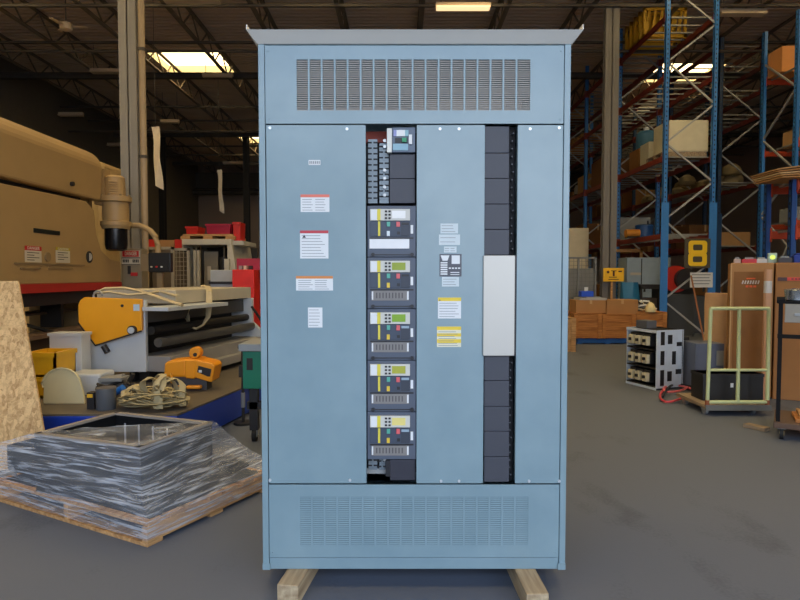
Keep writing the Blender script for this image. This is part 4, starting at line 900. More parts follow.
# ================= right side =================
# ---- pallet racks ----
def rack(name, label, loc, rz, LV, bays, bay_len, dep, top, m_post, m_beam, group='pallet racks', decks=True, zigs=None, near_m=None, pw=.05, reinf=True):
    t = thing(name, label, 'rack', loc, rz, group)      # local: x across (depth of rack), y along the row
    for i in range(bays+1):
        y = i*bay_len
        for s, x_ in ((0, 0), (1, dep)):
            b = MB(); w_ = pw
            b.box((x_-w_, y-.035, 0), (x_-w_+.012, y+.035, top)).box((x_+w_-.012, y-.035, 0), (x_+w_, y+.035, top)).box((x_-w_, y-.035, 0), (x_+w_, y-.03, top))
            if i == 0 and reinf: b.box((x_-w_-.03, y-.045, 0), (x_+w_+.03, y-.036, 2.95))
            z = .15
            b.mat(1)
            if i < 2:
                while z < top: b.box((x_-.012, y-.037, z), (x_+.012, y-.0345, z+.035)); z += .1
            p = b.build('upright', [m_post, dark], t)
            MB().box((x_-.08, y-.08, 0), (x_+.08, y+.08, .012)).build('foot_plate', m_post, p)
        zs = zigs or [k*.85+.2 for k in range(int(top/.85))]
        for k in range(len(zs)-1):
            MB().bar((0 if k % 2 else dep, y, zs[k]), (dep if k % 2 else 0, y, zs[k+1]), .035, .035).build('brace', brace_m, t)
    for i in range(bays):
        for z in LV:
            for x_ in (0, dep):
                b = MB(); y0, y1 = i*bay_len+.04, (i+1)*bay_len-.04
                b.box((x_-.025, y0, z-.055), (x_+.025, y1, z+.055)); b.box((x_-.06, y0-.015, z-.1), (x_+.06, y0, z+.1)).box((x_-.06, y1, z-.1), (x_+.06, y1+.015, z+.1))
                b.build('beam', m_beam if not (near_m and i == 0) else near_m, t)
            if decks:
                b = MB()
                for k in range(7): y = y0+.12+(y1-y0-.24)*k/6; b.box((.0, y-.02, z+.03), (dep, y+.02, z+.058))
                b.build('slatted_deck', M('deck_bar', (150, 150, 146), .5, .3), t)
    return t
LV = [2.24, 3.9, 5.6, 6.85]; RY = 12.9; RX = P(664.5, 200, RY).x; RD = P(712.5, 200, RY).x-RX
zg = [zz(y, RY) for y in (300, 262, 220, 182, 143, 104, 62, 24)]; zg = [.05]+zg; zg.append(7.5)
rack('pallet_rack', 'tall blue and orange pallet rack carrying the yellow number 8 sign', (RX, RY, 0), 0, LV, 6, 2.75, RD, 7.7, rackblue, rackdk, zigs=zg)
R2X = 8.0; R2Y = 15.2
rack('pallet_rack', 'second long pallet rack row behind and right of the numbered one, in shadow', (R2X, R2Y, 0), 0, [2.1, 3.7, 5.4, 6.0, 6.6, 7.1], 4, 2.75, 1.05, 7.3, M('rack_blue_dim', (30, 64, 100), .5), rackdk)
# rack with beams across, at the right edge
R3X, R3Y = P(794, 200, 12.6).x, 12.6
rack('pallet_rack', 'blue rack at the right edge of the picture with orange beams facing the camera', (R3X, R3Y+1.15, 0), -math.pi/2, [2.5, 4.15, 5.75], 1, 2.7, 1.15, zz(14, 12.8), rackblue, rackor, reinf=False)
# low rack carrying cardboard sheets
R4X, R4Y = P(792, 220, 8.1).x, 8.1
rack('low_rack', 'low blue rack with orange beams behind the big brown cartons at right', (R4X, R4Y+.55, 0), -math.pi/2, [1.98, 2.62], 1, 2.4, .55, 2.75, M('rack_violet', (40, 78, 140), .45), rackor, pw=.035, reinf=False)
# goods -----------------------------------------------------------
cartons = [card, card2, M('carton_tan', (186, 146, 98), .85, spec=.2), M('carton_dark', (120, 84, 54), .85, spec=.2)]
def carton(x, y, z, dx, dy, dz, label, m=None, name='cardboard_box', rz=0., cat='box', group=None, tape=True):
    t = thing(name, label, cat, (x, y, z), rz, group); m = m or cartons[R.randrange(4)]
    MB().box((-dx/2, -dy/2, 0), (dx/2, dy/2, dz)).build('carton', m, t, bevel=min(.006, dx*.03))
    if tape: MB().box((-.025, -dy/2-.002, dz*.72), (.025, -dy/2, dz)).box((-.025, -dy/2, dz), (.025, dy/2, dz+.002)).build('tape', M('tape', (190, 156, 110), .4), t)
    return t
def pallet(x, y, z, dx, dy, label, m=oldwood, rz=0.):
    t = thing('wooden_pallet', label, 'pallet', (x, y, z), rz)
    for k in range(3): MB().box((-dx/2, -dy/2+(dy-.09)*k/2, .02), (dx/2, -dy/2+(dy-.09)*k/2+.09, .1)).build('stringer', m, t)
    for k in range(6): xx = -dx/2+dx*k/6+.01; MB().box((xx, -dy/2, .1), (xx+dx/6-.04, dy/2, .12)).build('deck_board', m, t)
    for k in range(3): xx = -dx/2+(dx-.1)*k/2; MB().box((xx, -dy/2, 0), (xx+.1, dy/2, .02)).build('bottom_board', m, t)
    return t
LVN = {2.24: 'lowest', 3.9: 'second', 5.6: 'third', 6.85: 'top'}
def dk(z): return z+.058
xm = RX+RD/2
# near bay, visible goods
Yb = 13.7
x_ = P(641, 300, Yb).x
t = thing('dusty_cabinet', 'dusty grey sheet-metal cabinet lying on the lowest shelf of the numbered rack', 'cabinet', (xm, 16.3, dk(2.24)))
wv = .98; MB().box((-wv/2, -.3, 0), (wv/2, .4, 24/F*16)).build('case', M('dusty_grey', (150, 152, 150), .6), t, bevel=.01); MB().box((wv*.4, -.31, .1), (wv*.44, -.3, .55)).build('door_seam', dark, t)
t = thing('blue_drum', 'squat blue plastic drum on the lowest shelf in front of the dusty grey cabinet', 'drum', (P(643, 300, 15.0).x, 15.0, dk(2.24)))
MB().lathe([(.17, 0), (.21, .03), (.21, .3), (.22, .31), (.22, .34), (.18, .36)]).build('body', M('drum_blue', (32, 78, 140), .4), t, smooth=True)
t = thing('orange_motor', 'small orange motor lying on the lowest shelf left of the blue drum', 'motor', (P(640, 300, 14.9).x-.35, 14.4, dk(2.24)))
MB().cyl((-.22, 0, .1), (.1, 0, .1), .1, n=16).build('body', M('motor_orange', (200, 130, 40), .5), t, smooth=True); MB().box((-.2, -.1, 0), (.08, .1, .03)).build('foot', dark, t)
pallet(xm, 13.55, dk(3.9), .96, .85, 'pallet under the large cream cabinet on the second shelf')
t = thing('cream_cabinet', 'large cream-white box cabinet on the second shelf between the two blue posts', 'cabinet', (P(686, 200, 13.2).x, 13.45, dk(3.9)+.12))
wv = 40/F*13.2; MB().box((-wv/2, -.3, 0), (wv/2, .45, 31/F*13.2)).build('case', M('cream_paint', (214, 206, 178), .5), t, bevel=.012)
MB().box((-wv/2+.03, -.31, .03), (wv/2-.03, -.3, 30/F*13.2-.02)).build('front_door', M('cream_paint', (214, 206, 178), .5), t, bevel=.004)
t = thing('cream_case', 'small cream box standing left of the large cream cabinet on the second shelf', 'box', (P(655, 200, 14.2).x-.02, 14.35, dk(3.9)))
MB().box((-.17, -.2, 0), (.17, .3, .56)).build('case', M('cream_paint', (214, 206, 178), .5), t, bevel=.01); MB().box((-.03, -.205, 0), (-.02, -.2, .56)).build('seam', dark, t)
t = thing('blue_machine', 'blue-grey pump unit with white cap on the second shelf, left of the small cream box', 'pump', (P(646, 200, 15.1).x, 15.15, dk(3.9)))
MB().box((-.3, -.3, 0), (.3, .3, .55)).build('base', card2, t); MB().lathe([(.2, .55), (.24, .6), (.24, .95), (.18, 1.02)]).build('body', M('pump_blue', (70, 120, 150), .5), t, smooth=True); MB().lathe([(.06, 1.02), (.07, 1.1), (.03, 1.14)]).build('cap', white, t)
# cartons: (bay y, shelf z, count)
bayname = ['first', 'second', 'third', 'fourth', 'fifth', 'sixth']
for bi in range(0, 6):
    for z in LV:
        y0 = RY+bi*2.75
        for s in range(2):
            if bi == 0 and z in (2.24, 3.9): continue
            if bi == 1 and z == 2.24: continue
            if z >= 5.6 and bi < 3: continue
            dx, dy, dz = R.uniform(.7, .95), R.uniform(.8, 1.05), R.uniform(.3, .85)
            if z == 6.85: dz *= .6
            if z == 5.6: dz *= .9
            yy = y0+.75+s*1.3
            side_ = 'nearer' if s == 0 else 'farther'
            kd = R.randrange(5)
            lab = '%s goods on the %s shelf, %s half of bay %s from the front in the numbered rack' 
            if kd < 3: carton(xm, yy, dk(z), dx, dy, dz, '%s carton, %s shelf, %s half of %s bay, numbered rack' % (['large plain', 'worn brown', 'taped tan'][kd], LVN[z], side_, bayname[bi]))
            elif kd == 3:
                t = thing('machine_part', 'dark steel machinery, %s shelf, %s half of %s bay, numbered rack' % (LVN[z], side_, bayname[bi]), 'machine', (xm, yy, dk(z)))
                MB().box((-dx/2, -dy/2, 0), (dx/2, dy/2, .12)).build('base', dark, t); MB().cyl((-dx*.3, 0, .3), (dx*.35, 0, .3), .18, n=16).build('housing', [grey, M('part_blue', (50, 80, 110), .5), olive][R.randrange(3)], t, smooth=True); MB().box((-.1, -.15, .4), (.15, .15, .12+dz*.7)).build('gearbox', dark, t)
            else:
                t = thing('wooden_crate', 'slatted wooden crate, %s shelf, %s half of %s bay, numbered rack' % (LVN[z], side_, bayname[bi]), 'crate', (xm, yy, dk(z)))
                b = MB(); k = 0; zz_ = 0
                while zz_+.11 < dz:
                    b.box((-dx/2, -dy/2, zz_), (dx/2, -dy/2+.02, zz_+.1)).box((-dx/2, dy/2-.02, zz_), (dx/2, dy/2, zz_+.1)).box((-dx/2, -dy/2, zz_), (-dx/2+.02, dy/2, zz_+.1)).box((dx/2-.02, -dy/2, zz_), (dx/2, dy/2, zz_+.1)); zz_ += .125
                b.build('slats', pine, t); MB().box((-dx/2+.03, -dy/2+.03, 0), (dx/2-.03, dy/2-.03, dz*.8)).build('contents', card2, t)
                for sx in (-1, 1): MB().box((sx*(dx/2-.06)-.04, -dy/2-.02, 0), (sx*(dx/2-.06)+.04, -dy/2, zz_)).build('corner_post', pine, t)
for bi in range(4):
    for z, nm in ((2.1, 'lowest'), (3.7, 'middle')):
        for s in range(2):
            dx, dy, dz = R.uniform(.7, .95), R.uniform(.8, 1.05), R.uniform(.35, .8); yy = R2Y+bi*2.75+.75+s*1.3
            if z == 5.4 and bi > 1: continue
            if z == 3.7 and bi < 2:
                t = thing('bagged_goods', 'lumpy olive sacks, middle shelf, %s half of %s bay, shadowed rack' % ('nearer' if s == 0 else 'farther', bayname[bi]), 'sacks', (R2X+.52, yy, z+.058))
                for k in range(5):
                    ox, oy = R.uniform(-.22, .22), R.uniform(-.3, .3); b = MB(); b.lathe([(.02, 0), (.2, .03), (.24, .12), (.2, .24), (.08, .32), (.02, .33)], (ox, oy, 0 if k < 4 else .22), 12); b.v = [q_+Vector((noise.noise(q_*6), noise.noise(q_*6+Vector((9,0,0))), 0))*.05 for q_ in b.v]; b.build('sack', M('sack_olive', (140, 124, 88), .8), t, smooth=True)
                continue
            carton(R2X+.52, yy, z+.058, dx, dy, dz, 'dim brown carton, %s shelf, %s half of %s bay, shadowed rack' % (nm, 'nearer' if s == 0 else 'farther', bayname[bi]))
for k, (px, Y_, w_, h_, lb) in enumerate(((722, 17.2, .9, 1.2, 'dim tall carton on the floor under the shadowed rack, nearest'), (735, 19.8, .9, .8, 'dim low carton on the floor under the shadowed rack, middle'), (729, 22.6, .9, 1.3, 'dim tall carton on the floor under the shadowed rack, farthest'))):
    carton(R2X+.52, Y_, 0, w_, 1.0, h_, lb)
for k, (Y_, h_, lb) in enumerate(((19.9, 1.1, 'carton on the floor under the fourth bay of the numbered rack'), (22.5, .8, 'low carton on the floor under the fifth bay of the numbered rack'))):
    carton(xm, Y_, 0, .9, 1.0, h_, lb)
# yellow steel parts on the top shelf
for k in range(5):
    t = thing('yellow_barrier', 'yellow slatted steel guard standing on the top rack shelf, %s of five' % ['nearest', 'second nearest', 'middle', 'fourth', 'farthest'][k], 'guard', (xm, 14.2+k*.28, dk(6.85)), group='yellow guards on the top shelf')
    b = MB(); ym = M('barrier_yellow', (226, 176, 40), .5)
    b.box((-.5, 0, 0), (-.44, .06, .72)).box((.44, 0, 0), (.5, .06, .72)).box((-.5, 0, .02), (.5, .05, .1)).box((-.5, 0, .64), (.5, .05, .72)); b.build('frame', ym, t)
    b = MB()
    for i in range(6): b.bar((-.44+i*.15, .03, .1), (-.36+i*.15, .03, .64), .06, .02)
    b.build('slats', ym, t)
# right edge rack goods
carton(R3X+.95, R3Y+.85, 5.75+.058, 1.8, .5, .55, 'big orange-brown printed carton high on the rack at the right edge', M('carton_orange', (214, 146, 84), .8), rz=0)
t = thing('stacked_sheets', 'thick stack of bent cardboard sheets on the low rack at the right edge', 'cardboard', (R4X+1.0, R4Y+.25, 2.62+.058))
for k in range(5):
    MB().grid(lambda a_, b_, k=k: Vector((-1.3+a_*2.2, -.5+b_*.62+.03*k, .012+k*.03+(.05+.055*k)*a_*1.1+.012*math.sin(a_*6+k*2)*a_)), 12, 3).build('sheet', [card, cartons[2], M('sheet_pale', (206, 176, 132), .8), card, cartons[2]][k], t, solid=.014)
t = thing('shelf_box', 'flat tan carton on the second shelf of the rack at the right edge', 'box', (R3X+.9, R3Y+.5, 4.15+.058)); MB().box((-.6, -.4, 0), (.7, .4, .35)).build('carton', cartons[2], t)
for k, (dx_, lb) in enumerate(((.5, 'grey steel part on the lowest shelf of the right edge rack'), (1.4, 'dark crate on the lowest shelf of the right edge rack'))):
    t = thing('shelf_part', lb, 'machine part', (R3X+dx_, R3Y+.5, 2.5+.058)); MB().box((-.3, -.3, 0), (.3, .3, .3)).build('body', [grey, dark][k], t, bevel=.02); MB().cyl((-.1, 0, .3), (-.1, 0, .5), .12, n=14).build('cap', dark, t)
# steel door panel stack + cage at floor level beyond column
t = thing('cream_door_panels', 'pale cream panels standing behind the dark column, right of the switchboard', 'panels', (P(577, 300, 14.6).x, 14.6, 0))
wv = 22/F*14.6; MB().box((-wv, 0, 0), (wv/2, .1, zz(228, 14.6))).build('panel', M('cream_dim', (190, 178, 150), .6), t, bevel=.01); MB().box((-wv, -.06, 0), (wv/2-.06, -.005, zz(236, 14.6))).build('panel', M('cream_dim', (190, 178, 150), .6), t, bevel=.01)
t = thing('wire_cage', 'grey wire mesh cage standing behind the cardboard boxes beside the switchboard', 'cage', (P(578, 300, 13.4).x, 13.4, 0))
a, h_ = 17/F*13.4, zz(257, 13.4); f = MB()
for x0_ in (-a, 0, a): f.box((x0_-.02, -.02, 0), (x0_+.02, .02, h_))
for z in (.4, h_*.5, h_-.02): f.box((-a, -.02, z-.02), (a, .02, z+.02))
f.build('frame', M('cage_grey', (120, 122, 120), .5, .3), t)
f = MB(); x0_ = -a
while x0_ < a: f.box((x0_, 0, 0), (x0_+.008, .008, h_)); x0_ += .09
z = 0
while z < h_: f.box((-a, 0, z), (a, .008, z+.008)); z += .09
f.build('mesh', M('cage_grey', (120, 122, 120), .5, .3), t); MB().box((-a, .05, 0), (a, .5, h_*.86)).build('contents', M('cage_load', (132, 132, 128), .7), t)
# stack of cartons seen beside the switchboard on the 2nd shelf, far
for k, (px, py0, py1, Y_) in enumerate(((578, 160, 192, 18.3),)):
    x_ = P(px, 300, Y_).x+.2
    pallet(xm-.1, 18.3+.9, 5.6+.058, .9, .9, 'orange-toned empty pallet on the third shelf just right of the switchboard', pine)
# column sign
Ys = 13.35
t = thing('yellow_sign', 'small yellow notice board with dark symbols fixed on a wooden stake before the dark column', 'sign', (P(613, 300, Ys).x, Ys, 0))
za, zb = zz(268, Ys), zz(281.5, Ys); a = 10.3/F*Ys
MB().box((-a, -.02, zb), (a, 0, za)).build('board', M('sign_yellow', (240, 186, 26), .5, emit=0), t, bevel=.004)
f = MB().cyl((-a*.55, -.025, za-.09), (-a*.55, -.02, za-.09), .03, n=12); f.box((a*.45, -.025, za-.09), (a*.8, -.02, za-.06)).box((-.02, -.025, za-.18), (.02, -.02, za-.06)).box((-.06, -.025, za-.07), (.06, -.02, za-.055)).box((-a*.45, -.025, za-.21), (a*.3, -.02, za-.195)).box((-a*.5, -.025, za-.26), (a*.5, -.02, za-.245)); f.build('symbols', M('sign_ink', (70, 30, 20), .6), t)
MB().box((-.05, 0, 0), (-.01, .03, za)).build('stake', pine, t)
# crates and boxes at floor
Yk = 12.2
def crateb(px0, px1, py0, py1, Y, z, dep, label, m=cratew, slat=3):
    xa, xb = P(px0, 300, Y).x, P(px1, 300, Y).x; h_ = zz(py0, Y)-z
    t = thing('wooden_crate', label, 'crate', ((xa+xb)/2, Y, z)); w_ = (xb-xa)/2
    MB().box((-w_+.02, .02, 0), (w_-.02, dep-.02, h_-.02)).build('box', m, t)
    for k in range(slat): MB().box((-w_, 0, h_*k/slat+.008), (w_, .02, h_*(k+1)/slat-.008)).build('plank', m, t)
    for s in (-1, 1): MB().box((s*w_, -.02, 0), (s*(w_-.08), 0, h_)).build('corner_batten', m, t)
    MB().box((-w_, 0, h_-.02), (w_, dep, h_)).build('lid', m, t); return t
bluep = M('pallet_blue', (36, 96, 170), .6)
pallet(P(601, 300, Yk+.5).x, Yk+.6, 0, 1.25, 1.1, 'blue pallet under the left wooden crate', bluep); 
pallet(P(645, 300, Yk+.6).x, Yk+.6, 0, .8, 1.1, 'worn pallet under the right wooden crate')
crateb(574, 602, 313.5, 335, Yk, .12, .9, 'left wooden crate behind the switchgear chassis, on the blue pallet')
crateb(602.5, 636, 314.5, 335, Yk, .12, .9, 'middle wooden crate with worn slats under the cartons')
crateb(636.5, 667, 312, 334, Yk+.1, .12, .8, 'right wooden crate beside the blue rack post')
crateb(556, 576, 318, 348, 11.0, .0, .5, 'pale wooden crate half hidden by the switchboard right edge', pine, 5)
zc_ = zz(313.5, Yk)
carton(P(588, 300, Yk+.3).x, Yk+.35, zz(313.5, Yk), 30/F*Yk, .5, 13/F*Yk, 'open brown carton with pale paper on top, on the left crate', card)
carton(P(619, 300, Yk+.3).x, Yk+.35, zz(314.5, Yk), 32/F*Yk, .5, 14.5/F*Yk, 'plain brown carton on the middle crate below the yellow notice', card)
t = thing('paper_stack', 'pale grey papers lying on the left brown carton', 'papers', (P(590, 300, Yk+.35).x, Yk+.35, zz(313.5, Yk)+13/F*Yk+.003)); MB().box((-.28, -.22, 0), (.28, .22, .04)).build('sheets', M('paper_grey', (170, 170, 170), .7), t); MB().box((-.1, -.1, .04), (.2, .12, .06)).build('folder', M('paper_grey2', (150, 154, 160), .7), t)
t = thing('blue_bottle_crate', 'bright blue plastic tray on the papers beside the cage', 'tray', (P(586, 300, Yk+.45).x, Yk+.45, zz(313.5, Yk)+13/F*Yk+.063)); MB().box((-.13, -.1, 0), (.13, .1, .12)).build('tray', M('bright_blue', (30, 80, 210), .4), t, bevel=.01); MB().cyl((0, 0, .12), (0, 0, .2), .04, n=12).build('bottle', white, t)
t = thing('cable_offcuts', 'heap of white and striped cable scraps on the right crate', 'cables', (P(646, 300, Yk+.35).x, Yk+.35, zz(312, Yk+.1)+.0))
for k in range(9):
    a0 = R.uniform(0, 6.28); r_ = R.uniform(.08, .22)
    MB().tube([(r_*math.cos(a0+i*.4)+R.uniform(-.03, .03), .7*r_*math.sin(a0+i*.4), .03+.02*k+.03*math.sin(i+k)) for i in range(12)], .02, 6).build('cable', [white, grey, M('cable_cream', (214, 200, 160), .6), dark][k % 4], t, smooth=True)
t = thing('lamp_housing', 'small round cream lamp head on the cable scraps', 'lamp', (P(651, 300, Yk+.1).x, Yk+.12, zz(312, Yk+.1)+.0)); MB().lathe([(.1, 0), (.11, .05), (.07, .16), (.02, .2)]).build('shade', M('lamp_cream', (226, 210, 160), .4), t, smooth=True)
t = thing('blue_bag', 'crumpled blue plastic bag behind the middle carton', 'bag', (P(620, 300, 13.32).x+.2, 13.32, 0))
b = MB(); b.lathe([(.1, 0), (.19, .06), (.2, .5), (.2, .9), (.17, 1.25), (.05, zz(283, 12.95))], n=16); b.v = [q_+Vector((noise.noise(q_*8), noise.noise(q_*8+Vector((5,0,0))), 0))*.09 for q_ in b.v]; b.build('bag', M('bag_blue', (40, 110, 150), .4), t, smooth=True)
t = thing('steel_cabinet', 'pale blue-grey steel cabinet standing behind the blue rack post', 'cabinet', (P(641, 300, 14.4).x, 14.4, 0))
a, h_ = 14.5/F*14.4, zz(257.5, 14.4); MB().box((-a, 0, 0), (a+.35, .6, h_)).build('case', M('steel_bluegrey', (158, 176, 190), .5), t, bevel=.01); MB().box((-.01, -.01, .05), (.01, 0, h_-.03)).build('door_seam', dark, t); MB().box((.05, -.012, h_*.55), (.1, 0, h_*.6)).build('handle', dark, t)
MB().box((-a+.08, -.006, h_-.42), (a-.35, -.0, h_-.36)).build('sticker', pap, t)
t = thing('dark_frame', 'dark steel frame machine standing beside the blue post behind the cable scraps', 'machine', (P(650, 300, 13.3).x, 13.3, 0))
MB().box((-.22, 0, 0), (-.17, .4, 1.15)).build('leg', dark, t); MB().box((.2, 0, 0), (.25, .4, 1.15)).build('leg', dark, t); MB().box((-.22, 0, 1.1), (.25, .4, 1.2)).build('top', dark, t); MB().box((-.17, .1, .4), (.2, .35, .9)).build('core', M('core_brown', (70, 60, 54), .6), t)
t = thing('timber_frame', 'light wooden door frame leaning behind the yellow notice', 'timber', (P(622, 300, 15.5).x, 15.5, 0))
h_ = zz(249, 15.5); a = 20/F*15.5
for s in (-1,): MB().box((s*a, 0, 0), (s*a+.07, .05, h_)).build('stile', pine, t)
MB().box((-a, 0, h_-.08), (a, .05, h_)).build('head', pine, t); MB().box((a-.07, 0, 0), (a, .05, h_)).build('stile', pine, t)
# signs on the rack
t = thing('number_sign', 'dark square sign with large yellow number 8 hung on the blue rack', 'sign', (P(698.5, 300, 12.75).x, 12.83, zz(268, 12.75)))
h_ = 29.5/F*12.75; a = 13/F*12.75
MB().box((-a, 0, 0), (a, .02, h_)).build('board', M('sign_dark', (78, 72, 60), .6), t, bevel=.004)
f = MB(); A_, B_ = a*.72, h_*.44; tk = .085
def rr8(w0, h0, cz, n_=5, r0=.07):
    pts = []
    for (sx, sz, a0) in ((1, 1, 0), (-1, 1, 90), (-1, -1, 180), (1, -1, 270)):
        for i in range(n_+1):
            an = math.radians(a0+90*i/n_); pts.append((sx*(w0-r0)+r0*math.cos(an), cz+sz*(h0-r0)+r0*math.sin(an)))
    return pts
for s in (-1, 1):
    cz = h_*.5+s*B_*.455; o8 = rr8(A_, B_*.53, cz); i8 = rr8(A_-tk*1.15, B_*.53-tk, cz, 5, .03); n8 = len(o8)
    f.add([(x, -.006-.0006*(s > 0), z) for x, z in o8+i8]+[(x, .001, z) for x, z in o8+i8], [(i, (i+1) % n8, (i+1) % n8+n8, i+n8) for i in range(n8)]+[(i, (i+1) % n8, (i+1) % n8+2*n8, i+2*n8) for i in range(n8)]+[(i+n8, (i+1) % n8+n8, (i+1) % n8+3*n8, i+3*n8) for i in range(n8)])
f.box((-A_*.62, -.0075, h_*.5-.035), (A_*.62, .001, h_*.5+.035)); f.build('number', M('number_yellow', (250, 204, 40), .5), t)
t = thing('notice_sheet', 'white printed notice sheet hung below the yellow 8 sign', 'notice', (P(702, 300, 12.8).x, 12.84, zz(287.5, 12.8)))
a, h_ = 11.3/F*12.8, 15/F*12.8; MB().box((-a, 0, 0), (a, .01, h_)).build('sheet', M('notice_white', (206, 208, 212), .6), t)
f = MB()
for k in range(4): f.box((-a*.85, -.003, h_*(.82-k*.2)), (a*(.8-.1*(k % 2)), 0, h_*(.82-k*.2)+.02))
f.build('print_lines', inkg, t)
# red reel and dark machinery under the rack
t = thing('hose_reel', 'red circular hose reel between the two blue posts of the numbered rack', 'reel', (P(677, 300, 14.0).x, 14.0, 0))
zc2 = zz(279, 14)
MB().box((-.25, -.1, 0), (.35, .3, zc2-.35)).build('stand', M('stand_grey', (72, 74, 76), .6), t, bevel=.01)
MB().cyl((-.06, -.08, zc2), (-.06, 0, zc2), .31, n=24).build('disc', M('reel_red', (214, 56, 40), .45), t, smooth=True); MB().cyl((.12, -.2, zc2), (.12, .2, zc2), .24, n=20).build('drum', M('reel_dark', (52, 50, 56), .5), t, smooth=True); MB().box((-.2, -.05, zc2-.36), (.3, .05, zc2-.2)).build('bracket', dark, t)
t = thing('pallet_jack', 'dark steel machinery beside the red hose reel under the numbered rack', 'machine', (P(697, 300, 14.6).x, 14.6, 0))
MB().box((-.4, 0, 0), (.3, .5, .9)).build('base', M('stand_grey', (72, 74, 76), .6), t, bevel=.02); MB().cyl((-.1, .2, .9), (-.1, .2, 1.45), .1, n=12).build('mast', dark, t); MB().tube([(-.1, .2, 1.4), (.1, .1, 1.5), (.25, .1, 1.3), (.2, .1, 1.0)], .03, 8).build('hose', dark, t, smooth=True)
t = thing('broom_handle', 'brown wooden pole leaning on the rack below the white notice', 'pole', (P(700, 300, 12.5).x, 12.5, 0)); MB().cyl((.06, -.1, 0), (-.1, .2, 1.4), .018, n=8).build('pole', M('pole_brown', (150, 96, 60), .6), t)
# ---- switchgear chassis: three rows of three breakers ----
t = thing('switchgear_chassis', 'grey steel chassis holding three rows of cream breakers on the floor right of the switchboard', 'electrical equipment', (3.12, 7.32, 0), math.radians(0))
c0 = G(656, 390.5); t.location = (c0.x, c0.y, 0); ah = math.radians(-1)
uL = (G(626, 383)-c0); Ld = uL.length; uL.normalize(); uR = (G(687, 382)-c0); Wd = 34/F*7.45
uR = Vector((math.cos(math.radians(20)), math.sin(math.radians(20)), 0)); 
TT = Matrix(((uL.x, uR.x, 0, 0), (uL.y, uR.y, 0, 0), (0, 0, 1, 0), (0, 0, 0, 1)))   # local x: back along breaker face, y: along side plate
HH = zz(330.5, c0.y)
def cb(nm, a, b_, m, par=None, **k): return MB().box(a, b_, TT).build(nm, m, par or t, **k)
WR = .42
sp = cb('side_plate', (0, 0, 0.02), (.012, WR, HH), galv)
cb('far_side_plate', (Ld-.012, 0, .02), (Ld, WR, HH), galv)
cb('back_plate', (0, WR-.02, .02), (Ld, WR-.01, HH), dark)
for k in range(4): cb('shelf', (.013, .0, .03+k*(HH-.06)/3), (Ld-.013, WR-.02, .045+k*(HH-.06)/3), dark)
cb('front_rail', (0, -.006, HH-.035), (Ld, 0, HH), galv); cb('front_rail', (0, -.006, .0), (Ld, 0, .03), galv)
cream = M('breaker_cream', (214, 204, 170), .5)
for r_ in range(3):
    z = .03+r_*(HH-.06)/3
    for c_ in range(3):
        xs = .1+c_*(Ld-.16)/3; wq = (Ld-.16)/3*.86
        br = cb('breaker', (xs, -.0, z+.05), (xs+wq, .12, z+.2), blk); 
        cb('breaker_face', (xs+wq*.12, -.05, z+.06), (xs+wq*.88, .0, z+.17), cream, br, bevel=.005); cb('toggle', (xs+wq*.35, -.075, z+.1), (xs+wq*.62, -.05, z+.135), blk, br)
for (y0_, y1_, z0_, z1_) in ((.06, .12, .54, .7), (.17, .24, .55, .66), (.06, .12, .3, .47), (.24, .3, .3, .46), (.06, .12, .05, .24), (.17, .24, .1, .22), (.31, .39, .52, .57), (.3, .39, .18, .24)):
    cb('cutout', (-.002, y0_, z0_*HH/.72), (0, y1_, z1_*HH/.72), blk, sp)
cb('top_unit', (.22, .04, HH), (.42, .2, HH+.1), M('unit_grey', (90, 92, 96), .5), bevel=.01)
# red cables
t = thing('red_cable', 'red and black cable looped on the floor between the chassis and the platform trolley', 'cable', G(668, 395))
o_ = t.location.copy()
for k, pl_ in enumerate((((690, 380), (678, 382), (668, 386), (661, 393), (661, 399), (668, 402), (680, 399), (697, 393)), ((697, 391), (686, 387), (672, 385), (664, 388), (668, 392), (682, 390), (692, 384)), ((663, 397), (668, 388), (676, 384), (688, 386), (698, 388)))):
    pts = [G(a, b_, .025+.012*k)-o_ for a, b_ in pl_]
    sm = []
    for i in range(len(pts)-1):
        p0, p1, p2, p3 = pts[max(0, i-1)], pts[i], pts[i+1], pts[min(len(pts)-1, i+2)]
        for s in range(6):
            q = s/6; sm.append(.5*((2*p1)+(p2-p0)*q+(2*p0-5*p1+4*p2-p3)*q*q+(3*p1-p0-3*p2+p3)*q**3))
    MB().tube(sm, .013, 8).build('strand', [M('cable_red', (206, 66, 76), .45), M('cable_pink', (220, 110, 118), .45), blk][k], t, smooth=True)
# ---- platform trolley ----
Yt = 6.0; t = thing('platform_trolley', 'platform trolley with pale green tubular end frame carrying a black box', 'trolley', (P(740, 300, Yt).x, Yt, 0))
def tx(px, Y=Yt): return P(px, 300, Y).x-P(740, 300, Yt).x
pg = M('pale_green', (196, 204, 150), .5, var=.1, scale=20); rust = M('rusty_end', (150, 84, 50), .7)
zA, zB, zC = zz(308.5, Yt), zz(402, Yt), zz(370, Yt)
r_ = .018
for nm, p, q in (('post', (tx(709.5), 0, zB-.02), (tx(711), 0, zA)), ('post', (tx(770), 0, zB-.02), (tx(769), 0, zA)), ('middle_post', (tx(740), 0, zB), (tx(739.5), 0, zA)), ('top_rail', (tx(710.5), 0, zA), (tx(769.5), 0, zA)), ('middle_rail', (tx(711), 0, zC), (tx(768), 0, zC)), ('bottom_rail', (tx(709), 0, zB), (tx(770), 0, zB))):
    MB().cyl(p, q, r_ if nm != 'middle_rail' else .014, n=12).build(nm, pg, t, smooth=True)
for px in (709.5, 770): MB().cyl((tx(px), 0, zB-.03), (tx(px), 0, zB+.02), .021, n=12).build('rust_collar', rust, t, smooth=True)
zD = zB-.03
MB().prism([(tx(707), -.02), (tx(772), -.02), (tx(772), .62), (tx(707)-.0, .62)], lambda u, v, w_: Vector((u, v, w_)), zD-.035, zD).build('deck', oldwood, t)
